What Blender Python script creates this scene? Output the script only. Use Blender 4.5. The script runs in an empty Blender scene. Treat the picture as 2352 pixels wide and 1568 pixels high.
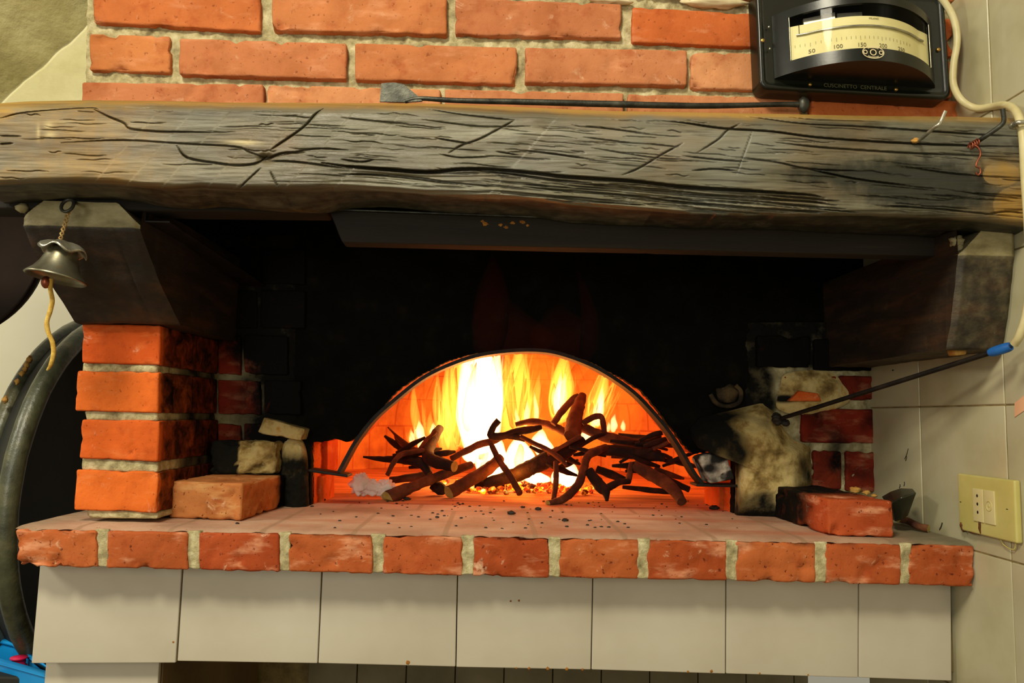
import bpy, bmesh, math, random
import numpy as np
from mathutils import Vector, Matrix, noise as mn
random.seed(7); np.random.seed(7)
SC = bpy.context.scene; COL = SC.collection
V = Vector
# ------------------------------------------------------------------ camera
F = 1750.0; W, H = 2352.0, 1568.0
CAMZ = 1.155
R = Matrix.Rotation(math.radians(-1.3), 3, 'Z') @ Matrix.Rotation(math.radians(90 + 5.6), 3, 'X') @ Matrix.Rotation(math.radians(1.2), 3, 'Z')
cam = bpy.data.cameras.new('camera'); camo = bpy.data.objects.new('camera', cam); COL.objects.link(camo)
cam.sensor_width = 36.0; cam.lens = F / W * 36.0; cam.clip_start = 0.01
camo.matrix_world = Matrix.Translation((0, 0, CAMZ)) @ R.to_4x4()
SC.camera = camo
C0 = V((0, 0, CAMZ))
def ray(px, py): return R @ V(((px - W / 2) / F, -(py - H / 2) / F, -1.0))
def P(px, py, Y): d = ray(px, py); return C0 + d * (Y / d.y)
def PZ(px, py, z): d = ray(px, py); return C0 + d * ((z - CAMZ) / d.z)
def PX(px, py, x): d = ray(px, py); return C0 + d * (x / d.x)
def m2(px, Y): return px * Y / F            # pixels to metres at depth Y
# ------------------------------------------------------------------ light and exposure
SC.view_settings.view_transform = 'Standard'; SC.view_settings.look = 'None'
SC.view_settings.exposure = 0.0; SC.view_settings.gamma = 1.0; SC.view_settings.use_curve_mapping = False
SC.cycles.use_denoising = True; SC.cycles.sample_clamp_indirect = 4.0
SC.cycles.max_bounces = 8; SC.cycles.transparent_max_bounces = 16; SC.cycles.volume_bounces = 0
wd = bpy.data.worlds.new('room_light'); SC.world = wd; wd.use_nodes = True
wd.node_tree.nodes['Background'].inputs[0].default_value = (1.0, 0.93, 0.70, 1)
wd.node_tree.nodes['Background'].inputs[1].default_value = 0.30
def area(name, loc, target, size, power, color):
    l = bpy.data.lights.new(name, 'AREA'); l.shape = 'DISK' if size[0] == size[1] else 'RECTANGLE'
    l.size = size[0]; l.size_y = size[1]; l.energy = power; l.color = color
    o = bpy.data.objects.new(name, l); COL.objects.link(o); o.location = loc
    o.rotation_euler = (V(target) - V(loc)).to_track_quat('-Z', 'Y').to_euler(); return o
area('ceiling_lamp', (-0.55, -0.45, 2.62), (0, 1.1, 1.15), (0.42, 0.42), 33, (1.0, 0.92, 0.70))
area('left_wall_fill', (-1.9, 0.35, 2.1), (-0.8, 1.7, 1.1), (0.4, 0.4), 16, (1.0, 0.93, 0.74))  # unseen fill light, added to brighten the left wall
area('window_light', (-0.75, -1.35, 1.5), (0.1, 1.0, 1.25), (0.9, 0.9), 13.5, (1.0, 0.97, 0.84))
def point(name, loc, power, color, r):
    l = bpy.data.lights.new(name, 'POINT'); l.energy = power; l.color = color; l.shadow_soft_size = r
    o = bpy.data.objects.new(name, l); COL.objects.link(o); o.location = loc; return o
FIRE = (1.0, 0.255, 0.022)
point('fire_glow', P(1100, 930, 1.80), 3.4, FIRE, 0.05)
point('fire_glow_right', P(1320, 960, 1.85), 2.2, FIRE, 0.05)
point('fire_glow_front', P(1190, 1085, 1.56), 0.8, FIRE, 0.03)
point('fire_glow_low', P(1200, 1060, 1.72), 2.2, FIRE, 0.04)
# ------------------------------------------------------------------ main planes (metres)
YB, YW, YH, YT, YP, YO = 0.90, 1.055, 1.05, 1.10, 1.10, 1.34
ZH = P(1176, 1229, YH).z
XW = 0.664
print('ZH', ZH, 'z left/right', P(35, 1203, YH).z, P(2238, 1252, YH).z, 'XW', XW, PZ(2140, 1216, ZH))
# ------------------------------------------------------------------ helpers: naming
def tag(o, label=None, cat=None, group=None, kind=None):
    if label: o['label'] = label
    if cat: o['category'] = cat
    if group: o['group'] = group
    if kind: o['kind'] = kind
    return o
def thing(name, label, cat, loc, group=None):
    o = bpy.data.objects.new(name, None); COL.objects.link(o); o.location = loc; o.empty_display_size = 0.02
    return tag(o, label, cat, group)
def wbase(o):
    b = V(o.location)
    while o.parent: o = o.parent; b += V(o.location)
    return b
class MB:
    def __init__(s): s.v = []; s.f = []; s.m = []; s.fv = []; s.vs = []; s.uv = None; s.sm = []
    def add(s, verts, faces, m=0, fv=0.5, vs=None, smooth=True):
        n = len(s.v); s.v += [tuple(p) for p in verts]
        s.vs += list(vs) if vs is not None else [0.0] * len(verts)
        for i, f in enumerate(faces):
            s.f.append(tuple(k + n for k in f)); s.m.append(m if isinstance(m, int) else m[i]); s.fv.append(fv); s.sm.append(smooth)
        return n
    def build(s, name, mats, parent=None, base=None, label=None, cat=None, group=None, kind=None):
        if parent is not None: b = wbase(parent)
        else: b = V(base) if base is not None else V((0, 0, 0))
        me = bpy.data.meshes.new(name)
        me.from_pydata([(p[0] - b.x, p[1] - b.y, p[2] - b.z) for p in s.v], [], s.f)
        for mt in (mats if isinstance(mats, (list, tuple)) else [mats]): me.materials.append(mt)
        me.polygons.foreach_set('material_index', s.m); me.polygons.foreach_set('use_smooth', s.sm)
        a = me.attributes.new('v', 'FLOAT', 'FACE'); a.data.foreach_set('value', s.fv)
        a = me.attributes.new('s', 'FLOAT', 'POINT'); a.data.foreach_set('value', s.vs)
        if s.uv is not None:
            u = me.attributes.new('surf', 'FLOAT_VECTOR', 'POINT'); u.data.foreach_set('vector', [c for p in s.uv for c in p])
        me.update(); me.validate()
        bm = bmesh.new(); bm.from_mesh(me); bmesh.ops.recalc_face_normals(bm, faces=bm.faces) if kind != 'open' else None
        bm.to_mesh(me); bm.free()
        o = bpy.data.objects.new(name, me); COL.objects.link(o)
        if parent is not None: o.parent = parent
        else: o.location = b
        return tag(o, label, cat, group, None if kind == 'open' else kind)
def nz(p, sc, seed=0.0): return mn.noise(V((p[0] * sc + seed, p[1] * sc - seed * 1.7, p[2] * sc + seed * .37)))
def fbm(p, sc, seed=0.0): return nz(p, sc, seed) + .5 * nz(p, sc * 2.1, seed + 3) + .25 * nz(p, sc * 4.3, seed + 5)
def axis(L, r, step):
    n = max(1, int(round((L - 2 * r) / step)))
    return [0, r * .3, r * .65] + [r + (L - 2 * r) * i / n for i in range(n + 1)] + [L - r * .65, L - r * .3, L]
def hexa(mb, c, r=.003, step=.008, amp=.0007, m=0, fv=None, soot=None, seed=None, chip=0.0, smooth=True):
    """rounded block on 8 corners c = [front: bl br tr tl, back: bl br tr tl]"""
    c = [V(p) for p in c]
    if fv is None: fv = random.random()
    if seed is None: seed = random.random() * 50
    Lx = (c[1] - c[0]).length; Lz = (c[3] - c[0]).length; Ly = (c[4] - c[0]).length
    r = min(r, Lx * .3, Ly * .3, Lz * .3)
    def mp(x, y, z):
        ix, iy, iz = min(max(x, r), Lx - r), min(max(y, r), Ly - r), min(max(z, r), Lz - r)
        d = V((x - ix, y - iy, z - iz))
        if d.length > 1e-9:
            # edge softness with chips
            q = V((ix, iy, iz)) + d.normalized() * r * (1 if d.length > 0 else 0)
            if chip:
                k = max(0, fbm((q.x, q.y, q.z), 45, seed) - .25) * chip
                q = V((ix, iy, iz)) + d.normalized() * max(0, r - k)
                q -= V((q.x - Lx / 2, q.y - Ly / 2, q.z - Lz / 2)).normalized() * k
        else: q = V((x, y, z))
        u, w, t = q.x / Lx, q.y / Ly, q.z / Lz
        fr = c[0].lerp(c[1], u).lerp(c[3].lerp(c[2], u), t); bk = c[4].lerp(c[5], u).lerp(c[7].lerp(c[6], u), t)
        return fr.lerp(bk, w)
    cen = sum(c, V((0, 0, 0))) / 8
    X, Y, Z = axis(Lx, r, step), axis(Ly, r, step * 1.5), axis(Lz, r, step)
    for (A, B, fn, flip) in ((X, Z, lambda a, b: (a, 0, b), 0), (X, Z, lambda a, b: (a, Ly, b), 1), (X, Y, lambda a, b: (a, b, 0), 1), (X, Y, lambda a, b: (a, b, Lz), 0), (Y, Z, lambda a, b: (0, a, b), 1), (Y, Z, lambda a, b: (Lx, a, b), 0)):
        vs = []
        for b in B:
            for a in A:
                p = mp(*fn(a, b)); n = (p - cen).normalized()
                if amp: p = p + n * amp * fbm(p, 60, seed)
                vs.append(p)
        na = len(A)
        fs = [(j * na + i, j * na + i + 1, (j + 1) * na + i + 1, (j + 1) * na + i) for j in range(len(B) - 1) for i in range(na - 1)]
        if flip: fs = [f[::-1] for f in fs]
        mb.add(vs, fs, m, fv, [soot(p) for p in vs] if callable(soot) else ([soot or 0.0] * len(vs)), smooth)
def pxbrick(q, Y, depth, Yb=None):
    """q = pixel corners bl br tr tl on plane Y"""
    f = [P(a, b, Y) for a, b in q]
    return f + [p + V((0, depth, 0)) for p in f]
def box(mb, x0, x1, y0, y1, z0, z1, m=0, fv=.5, r=0, s=0, **k):
    c = [V((x0, y0, z0)), V((x1, y0, z0)), V((x1, y0, z1)), V((x0, y0, z1)), V((x0, y1, z0)), V((x1, y1, z0)), V((x1, y1, z1)), V((x0, y1, z1))]
    if r: hexa(mb, c, r=r, m=m, fv=fv, soot=s, **k)
    else: mb.add(c, [(0, 1, 2, 3), (5, 4, 7, 6), (4, 0, 3, 7), (1, 5, 6, 2), (3, 2, 6, 7), (4, 5, 1, 0)], m, fv, [s] * 8, False)
def grid(mb, fn, nu, nv, m=0, fv=.5, sfn=None, smooth=True):
    vs = [fn(i / nu, j / nv) for j in range(nv + 1) for i in range(nu + 1)]
    fs = [(j * (nu + 1) + i, j * (nu + 1) + i + 1, (j + 1) * (nu + 1) + i + 1, (j + 1) * (nu + 1) + i) for j in range(nv) for i in range(nu)]
    mb.add(vs, fs, m, fv, [sfn(p) for p in vs] if sfn else None, smooth)
def catmull(pts, sub):
    if len(pts) < 3 or sub < 2: return pts
    A = [np.array(p, float) for p in pts]; A = [2 * A[0] - A[1]] + A + [2 * A[-1] - A[-2]]; out = []
    for i in range(1, len(A) - 2):
        for k in range(sub):
            t = k / sub; a, b, c, d = A[i - 1:i + 3]
            out.append(.5 * (2 * b + (c - a) * t + (2 * a - 5 * b + 4 * c - d) * t * t + (3 * b - a - 3 * c + d) * t ** 3))
    out.append(A[-2]); return out
def tube(mb, pts, rad, n=10, sub=4, rough=0.0, m=0, capm=None, closed=False, flat=1.0, seed=None, s=0.0):
    """pts: Vectors, rad: number or list"""
    if not isinstance(rad, (list, tuple)): rad = [rad] * len(pts)
    Q = catmull([(p[0], p[1], p[2], r) for p, r in zip(pts, rad)], sub)
    if seed is None: seed = random.random() * 40
    pp = [V(q[:3]) for q in Q]; rr = [max(float(q[3]), 1e-4) for q in Q]
    up = V((0, 0, 1)); vs = []; prev = None
    for i, p in enumerate(pp):
        t = (pp[min(i + 1, len(pp) - 1)] - pp[max(i - 1, 0)]).normalized()
        if prev is None: a = t.cross(up if abs(t.z) < .9 else V((1, 0, 0))).normalized()
        else: a = (prev - t * prev.dot(t)).normalized()
        prev = a; b = t.cross(a)
        for k in range(n):
            th = 2 * math.pi * k / n; d = a * math.cos(th) + b * math.sin(th) * flat
            q = p + d * rr[i]
            if rough: q = p + d * rr[i] * (1 + rough * fbm(q, 90, seed))
            vs.append(q)
    L = len(pp)
    fs = [(i * n + k, i * n + (k + 1) % n, (i + 1) * n + (k + 1) % n, (i + 1) * n + k) for i in range(L - 1) for k in range(n)]
    mb.add(vs, fs, m, .5, [s] * len(vs))
    cm = m if capm is None else capm
    for i0, c in ((0, pp[0]), ((L - 1) * n, pp[-1])):
        ring = vs[i0:i0 + n]; rg = [c + (p - c) * 1.0 for p in ring]
        mb.add(rg + [c], [(k, (k + 1) % n, n) for k in range(n)], cm, .5, [s] * (n + 1), False)
def lathe(mb, prof, c, n=32, m=0, wob=None, axis_m=None):
    """prof: (radius, height) list"""
    vs = []
    for (r, h) in prof:
        for k in range(n):
            th = 2 * math.pi * k / n; rr, hh = (r, h) if wob is None else wob(r, h, th)
            p = V((rr * math.cos(th), rr * math.sin(th), hh))
            if axis_m: p = axis_m @ p
            vs.append(V(c) + p)
    fs = [(i * n + k, i * n + (k + 1) % n, (i + 1) * n + (k + 1) % n, (i + 1) * n + k) for i in range(len(prof) - 1) for k in range(n)]
    mb.add(vs, fs, m)
def lump(mb, c, r, m=0, rough=.3, sc=None, nu=14, nv=9, seed=None, s=0, fv=.5):
    """closed irregular lump; r = (rx, ry, rz)"""
    if seed is None: seed = random.random() * 60
    vs = []
    for j in range(nv + 1):
        ph = math.pi * j / nv
        for i in range(nu):
            th = 2 * math.pi * i / nu; d = V((math.sin(ph) * math.cos(th), math.sin(ph) * math.sin(th), math.cos(ph)))
            k = 1 + rough * fbm(d, 1.6 if sc is None else sc, seed)
            vs.append(V(c) + V((d.x * r[0], d.y * r[1], d.z * r[2])) * k)
    fs = [(j * nu + i, j * nu + (i + 1) % nu, (j + 1) * nu + (i + 1) % nu, (j + 1) * nu + i) for j in range(nv) for i in range(nu)]
    mb.add(vs, fs, m, fv, [s] * len(vs))
def ipl(tab, x):
    return float(np.interp(x, [a for a, b in tab], [b for a, b in tab]))
# ------------------------------------------------------------------ helpers: materials
def lin(c):
    return tuple(((v / 255) / 12.92 if v / 255 <= .04045 else ((v / 255 + .055) / 1.055) ** 2.4) for v in c) + (1,)
class MT:
    def __init__(s, name):
        s.mat = bpy.data.materials.new(name); s.mat.use_nodes = True; s.nt = s.mat.node_tree; s.N = s.nt.nodes
        s.b = s.N['Principled BSDF']; s.out = s.N['Material Output']; s._tc = None
    def n(s, t, **k):
        x = s.N.new(t)
        for a, b in k.items(): setattr(x, a, b)
        return x
    def l(s, a, b): s.nt.links.new(a, b)
    def coord(s, scale=(1, 1, 1), rot=(0, 0, 0)):
        if s._tc is None: s._tc = s.n('ShaderNodeTexCoord')
        mp = s.n('ShaderNodeMapping'); mp.inputs['Scale'].default_value = scale; mp.inputs['Rotation'].default_value = rot
        s.l(s._tc.outputs['Object'], mp.inputs[0]); return mp.outputs[0]
    def noise(s, sc, detail=4, rough=.55, scale=(1, 1, 1), rot=(0, 0, 0), dist=0.0):
        x = s.n('ShaderNodeTexNoise'); x.inputs['Scale'].default_value = sc; x.inputs['Detail'].default_value = detail
        x.inputs['Roughness'].default_value = rough; x.inputs['Distortion'].default_value = dist
        s.l(s.coord(scale, rot), x.inputs['Vector']); return x.outputs['Fac']
    def ramp(s, fac, stops):
        x = s.n('ShaderNodeValToRGB'); e = x.color_ramp.elements
        while len(e) < len(stops): e.new(.5)
        for k, (p, c) in enumerate(stops): e[k].position = p; e[k].color = c if len(c) == 4 else lin(c)
        s.l(fac, x.inputs[0]); return x.outputs[0]
    def rampf(s, fac, a, b, lo=0.0, hi=1.0):
        x = s.n('ShaderNodeMapRange'); x.inputs[1].default_value = a; x.inputs[2].default_value = b; x.inputs[3].default_value = lo; x.inputs[4].default_value = hi
        x.interpolation_type = 'SMOOTHSTEP'; s.l(fac, x.inputs[0]); return x.outputs[0]
    def mix(s, fac, a, b, mode='MIX'):
        x = s.n('ShaderNodeMix', data_type='RGBA', blend_type=mode)
        for v, i in ((fac, 0), (a, 6), (b, 7)):
            if isinstance(v, (int, float)): x.inputs[i].default_value = v
            elif isinstance(v, tuple): x.inputs[i].default_value = v if len(v) == 4 else lin(v)
            else: s.l(v, x.inputs[i])
        return x.outputs[2]
    def math(s, op, a, b=0.0):
        x = s.n('ShaderNodeMath', operation=op)
        for v, i in ((a, 0), (b, 1)):
            if isinstance(v, (int, float)): x.inputs[i].default_value = v
            else: s.l(v, x.inputs[i])
        return x.outputs[0]
    def attr(s, name): x = s.n('ShaderNodeAttribute'); x.attribute_name = name; return x
    def bump(s, h, dist=.002, strength=.6):
        x = s.n('ShaderNodeBump'); x.inputs['Distance'].default_value = dist; x.inputs['Strength'].default_value = strength
        s.l(h, x.inputs['Height']); s.l(x.outputs[0], s.b.inputs['Normal'])
    def fin(s, col=None, rough=.6, metal=0.0, spec=.5, coat=0.0):
        if isinstance(col, tuple): s.b.inputs['Base Color'].default_value = col if len(col) == 4 else lin(col)
        elif col is not None: s.l(col, s.b.inputs['Base Color'])
        if isinstance(rough, (int, float)): s.b.inputs['Roughness'].default_value = rough
        else: s.l(rough, s.b.inputs['Roughness'])
        s.b.inputs['Metallic'].default_value = metal; s.b.inputs['Specular IOR Level'].default_value = spec
        s.b.inputs['Coat Weight'].default_value = coat
        return s.mat
def m_brick(name, cols, pale=(226, 160, 120), palek=.5, sootc=(11, 10, 8), rough=.8, speck=.5):
    t = MT(name); v = t.attr('v').outputs['Fac']; so = t.attr('s').outputs['Fac']
    base = t.ramp(v, [(i / max(1, len(cols) - 1), c) for i, c in enumerate(cols)])
    n1 = t.noise(9, 5, .6); n2 = t.noise(38, 6, .7, dist=.6); n3 = t.noise(160, 3, .6); n4 = t.noise(14, 4, .6, scale=(1, 1, 3))
    c = t.mix(t.rampf(t.noise(30, 4, .6), .5, .75, 0, .5), base, (150, 56, 24)); base = c
    c = t.mix(t.rampf(n1, .35, .7), base, t.mix(1.0, base, (225, 215, 205), 'MULTIPLY'))
    c = t.mix(t.rampf(n4, .52, .72, 0, palek), c, pale)
    c = t.mix(t.rampf(n2, .60, .74, 0, palek), c, (232, 196, 160))
    c = t.mix(t.rampf(n3, .30, .38, speck, 0), c, (92, 38, 22))
    k = t.math('ADD', so, t.math('MULTIPLY', t.math('SUBTRACT', n2, .5), t.math('MULTIPLY', so, 1.4)))
    c = t.mix(t.rampf(k, .12, .85), c, sootc)
    t.bump(t.math('ADD', t.math('MULTIPLY', n2, .6), t.math('MULTIPLY', n3, .4)), .0022, .7)
    return t.fin(c, rough, spec=.1)
def m_noise(name, stops, sc=12, detail=5, rough=.7, bump=.001, bsc=None, scale=(1, 1, 1), rot=(0, 0, 0), metal=0.0, spec=.4, soot=None, dist=0.0, coat=0.0):
    t = MT(name); f = t.noise(sc, detail, .6, scale, rot, dist); c = t.ramp(f, stops)
    if soot is not None:
        so = t.attr('s').outputs['Fac']; n2 = t.noise(30, 5, .65)
        k = t.math('ADD', so, t.math('MULTIPLY', t.math('SUBTRACT', n2, .5), t.math('MULTIPLY', so, 1.5)))
        c = t.mix(t.rampf(k, .1, .9), c, soot)
    if bump: t.bump(t.noise(bsc or sc * 6, 4, .6, scale), bump, .7)
    return t.fin(c, rough, metal, spec, coat)
ORB = [(198, 104, 54), (204, 128, 76), (190, 118, 78), (212, 148, 102), (200, 112, 60)]
M = {}
M['brick'] = m_brick('terracotta_brick', ORB, palek=.42)
M['brick_ledge'] = m_brick('worn_terracotta', [(176, 82, 42), (190, 104, 56), (168, 70, 35), (202, 120, 70)], palek=.75, speck=.9)
M['brick_pillar'] = m_brick('warm_terracotta', [(216, 88, 34), (226, 112, 44), (220, 100, 40)], pale=(232, 140, 80), palek=.45)
M['brick_old'] = m_brick('old_dusty_brick', [(186, 116, 64), (200, 130, 76)], pale=(214, 166, 108), palek=.6, speck=.9)
M['brick_red'] = m_brick('deep_red_brick', [(150, 54, 32), (134, 42, 26), (166, 72, 42)], palek=.35, speck=.8)
M['mortar'] = m_noise('grey_mortar', [(.3, (120, 108, 78)), (.5, (176, 164, 122)), (.7, (214, 204, 164))], 60, 6, .95, .0025, 240, spec=.2, soot=(17, 15, 11))
M['soot'] = m_noise('soot_crust', [(.3, (8, 8, 6)), (.55, (15, 14, 10)), (.8, (30, 26, 18))], 22, 6, .95, .002, 110, spec=.08)
M['soot_bright'] = m_noise('sooty_masonry', [(.3, (20, 17, 13)), (.5, (46, 38, 28)), (.75, (96, 78, 52))], 26, 6, .9, .003, 120, spec=.2)
M['plaster_y'] = m_noise('burnt_lime_mortar', [(.28, (74, 56, 30)), (.42, (150, 124, 72)), (.52, (196, 172, 112)), (.62, (206, 184, 128)), (.72, (196, 146, 60))], 30, 6, .95, .003, 130, spec=.2, soot=(17, 16, 11))
M['plaster'] = m_noise('wall_plaster', [(.3, (176, 166, 118)), (.5, (196, 188, 142)), (.7, (206, 198, 156))], 9, 6, .9, .0016, 60, spec=.25)
M['plaster_rough'] = m_noise('rough_plaster', [(.3, (150, 140, 92)), (.5, (172, 162, 112)), (.7, (186, 178, 130))], 16, 6, .95, .004, 50, spec=.2)
M['cream'] = m_noise('cream_wall', [(.3, (236, 229, 200)), (.7, (242, 236, 212))], 6, 3, .6, .0004, 60)
M['tile'] = m_noise('white_glazed_tile', [(.25, (186, 176, 156)), (.5, (196, 187, 168)), (.75, (203, 195, 178))], 5, 4, .22, .0002, 30, spec=.5, coat=.3)
M['tile_wall'] = m_noise('aged_wall_tile', [(.2, (164, 154, 116)), (.5, (184, 177, 144)), (.8, (194, 188, 160))], 7, 5, .3, .0003, 40, spec=.5, coat=.2)
M['grout'] = m_noise('brown_grout', [(.3, (96, 80, 44)), (.7, (150, 130, 84))], 40, 4, .9, .001)
M['rust_spot'] = m_noise('rust', [(.3, (110, 60, 14)), (.7, (176, 118, 40))], 90, 4, .9, .001)
M['dark_wood'] = m_noise('dark_under_wood', [(.3, (16, 12, 7)), (.55, (30, 23, 12)), (.8, (50, 36, 19))], 10, 6, .8, .001, 60, scale=(.25, 1, 3))
M['iron'] = m_noise('wrought_iron', [(.3, (38, 38, 34)), (.6, (74, 74, 66)), (.8, (104, 104, 92))], 40, 5, .45, .0008, 160, metal=.7)
M['iron_dark'] = m_noise('blackened_iron', [(.3, (16, 14, 12)), (.7, (44, 36, 30))], 40, 5, .6, .0008, 160, metal=.5)
M['steel'] = m_noise('dull_steel', [(.3, (150, 146, 128)), (.7, (206, 202, 184))], 50, 4, .35, .0003, 100, metal=.85)
M['pewter'] = m_noise('tarnished_pewter', [(.3, (112, 106, 84)), (.6, (150, 146, 126)), (.8, (172, 140, 84))], 26, 4, .38, .0002, 100, metal=.9)
M['brass'] = m_noise('brass', [(.3, (160, 120, 56)), (.7, (206, 170, 96))], 60, 3, .35, 0, metal=.9)
M['copper'] = m_noise('copper_wire', [(.3, (120, 60, 40)), (.7, (170, 96, 70))], 60, 3, .4, 0, metal=.8)
M['rope'] = m_noise('yellow_cord', [(.3, (176, 132, 40)), (.7, (226, 190, 96))], 120, 4, .9, .001, 500)
M['twine'] = m_noise('twisted_wire', [(.3, (120, 84, 44)), (.7, (190, 160, 100))], 120, 4, .7, .0005, 400)
M['bakelite'] = m_noise('black_enamel', [(.3, (10, 13, 8)), (.7, (19, 22, 14))], 14, 3, .3, .0003, 30, spec=.45)
M['dial'] = m_noise('cream_dial', [(.3, (216, 204, 138)), (.7, (232, 222, 164))], 20, 3, .6, 0)
M['ink'] = m_noise('faded_ink', [(.3, (84, 74, 40)), (.7, (120, 108, 66))], 40, 2, .7, 0)
M['ink_black'] = m_noise('black_ink', [(.3, (20, 18, 12)), (.7, (34, 30, 20))], 40, 2, .7, 0)
M['gilt'] = m_noise('dim_gilt', [(.3, (84, 84, 54)), (.7, (112, 108, 72))], 40, 2, .5, 0)
M['ivory'] = m_noise('ivory_enamel', [(.3, (214, 196, 152)), (.7, (232, 216, 178))], 40, 2, .4, 0)
M['cable'] = m_noise('cream_cable', [(.3, (196, 182, 130)), (.7, (216, 204, 158))], 30, 3, .4, .0002, 100)
M['plastic'] = m_noise('yellowed_plastic', [(.3, (184, 172, 98)), (.5, (194, 182, 108)), (.7, (202, 190, 120))], 12, 4, .35, .0002, 60)
M['plastic_in'] = m_noise('pale_plastic', [(.3, (206, 192, 136)), (.7, (214, 202, 150))], 12, 4, .35, 0)
M['burnt'] = m_noise('scorched_plastic', [(.3, (40, 18, 8)), (.7, (120, 64, 20))], 60, 4, .6, .0006)
M['black_hole'] = m_noise('socket_hole', [(.3, (14, 8, 6)), (.7, (24, 14, 10))], 30, 2, .9, 0)
M['blue'] = m_noise('blue_plastic', [(.3, (8, 124, 196)), (.7, (24, 146, 214))], 8, 3, .35, 0)
M['blue_tape'] = m_noise('blue_tape', [(.3, (20, 84, 160)), (.7, (40, 120, 196))], 30, 3, .5, 0)
M['red'] = m_noise('magenta_thread', [(.3, (180, 8, 60)), (.7, (214, 24, 84))], 60, 3, .5, .0005, 400, scale=(1, 1, 6))
M['rubber'] = m_noise('weathered_rim', [(.3, (44, 46, 32)), (.55, (74, 76, 54)), (.8, (112, 102, 70))], 24, 5, .38, .0015, 90, spec=.6)
M['drum'] = m_noise('dark_drum', [(.3, (14, 16, 10)), (.7, (30, 30, 20))], 14, 4, .7, .0005, 60)
M['pan'] = m_noise('dark_pan', [(.3, (20, 11, 6)), (.7, (34, 20, 11))], 9, 3, .7, 0, spec=.1)
M['paper'] = m_noise('crumpled_paper', [(.3, (240, 222, 210)), (.7, (250, 238, 228))], 40, 4, .85, .001, 80)
M['coal'] = m_noise('charcoal', [(.3, (14, 12, 10)), (.7, (56, 46, 38))], 90, 4, .7, .001, 300)
M['bark'] = m_noise('vine_bark', [(.25, (40, 20, 10)), (.5, (86, 46, 24)), (.75, (126, 76, 42))], 30, 6, .85, .0015, 160, scale=(1, 1, 1))
M['bark_char'] = m_noise('charred_bark', [(.25, (12, 7, 5)), (.5, (30, 15, 9)), (.75, (66, 33, 20))], 40, 6, .85, .002, 160)
M['sawn'] = m_noise('sawn_end', [(.3, (150, 130, 56)), (.7, (188, 172, 92))], 60, 4, .85, .0008, 200)
M['foil'] = m_noise('dark_metal_scoop', [(.3, (40, 42, 32)), (.7, (70, 72, 56))], 10, 3, .25, .0004, 40, metal=.6, spec=.7)
M['straw'] = m_noise('dry_chips', [(.3, (150, 96, 30)), (.7, (206, 160, 80))], 80, 4, .9, .001)
M['floor'] = m_noise('floor_tile', [(.3, (110, 96, 70)), (.7, (140, 124, 92))], 6, 4, .5, .0005)
M['brown'] = m_noise('brown_panel', [(.3, (92, 72, 44)), (.7, (124, 98, 60))], 10, 5, .6, .0005)
M['niche'] = m_noise('niche_tiles', [(.3, (96, 88, 62)), (.7, (124, 112, 84))], 8, 4, .4, .0003)
M['sticker'] = m_noise('peach_sticker', [(.3, (222, 168, 128)), (.7, (232, 180, 140))], 20, 2, .5, 0)
def m_glass():
    t = MT('gauge_glass'); b = t.n('ShaderNodeBsdfTransparent'); g = t.n('ShaderNodeBsdfGlossy'); g.inputs['Roughness'].default_value = .05
    f = t.n('ShaderNodeFresnel'); f.inputs[0].default_value = 1.5; mx = t.n('ShaderNodeMixShader')
    t.l(t.math('MULTIPLY', f.outputs[0], .16), mx.inputs[0]); t.l(b.outputs[0], mx.inputs[1]); t.l(g.outputs[0], mx.inputs[2]); t.l(mx.outputs[0], t.out.inputs[0])
    return t.mat
M['glass'] = m_glass()
def m_beam():
    t = MT('old_oak_beam'); ra = t.attr('tone'); sep = t.n('ShaderNodeSeparateColor'); t.l(ra.outputs['Color'], sep.inputs[0])
    rot = (0, math.radians(3.0), 0)
    g1 = t.noise(16, 8, .65, (.10, 1, 2.2), rot, .4); g2 = t.noise(90, 6, .7, (.05, 1, 1.6), rot, .3); n = t.noise(7, 5, .6, (1, 1, 1.6)); f = t.noise(60, 5, .6)
    c = t.ramp(g1, [(.28, (62, 55, 40)), (.45, (98, 91, 70)), (.6, (126, 121, 100)), (.78, (158, 155, 138))])
    c = t.mix(t.rampf(n, .46, .72, 0, .5), c, (122, 94, 58))
    c = t.mix(t.rampf(t.noise(5, 3, .5, (1, 1, 2)), .5, .7, 0, .45), c, (124, 128, 122))
    c = t.mix(t.rampf(g2, .30, .46, .75, 0), c, (52, 42, 28))
    oc = t.ramp(g1, [(.3, (110, 78, 26)), (.6, (172, 134, 62)), (.8, (204, 170, 92))])
    k = t.math('ADD', sep.outputs[0], t.math('MULTIPLY', t.math('SUBTRACT', f, .5), sep.outputs[0]))
    c = t.mix(t.rampf(k, .15, .9), c, oc)
    k = t.math('ADD', sep.outputs[1], t.math('MULTIPLY', t.math('SUBTRACT', f, .5), t.math('MULTIPLY', sep.outputs[1], 1.3)))
    so = t.ramp(g2, [(.3, (14, 14, 9)), (.6, (34, 34, 22)), (.8, (66, 54, 32))])
    c = t.mix(t.rampf(k, .1, .9), c, so)
    c = t.mix(sep.outputs[2], c, (206, 186, 132))
    t.bump(t.math('ADD', t.math('MULTIPLY', g1, .6), t.math('MULTIPLY', g2, .5)), .004, .7)
    return t.fin(c, t.rampf(g2, .3, .7, .55, .36), spec=.6)
M['beam'] = m_beam()
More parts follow.
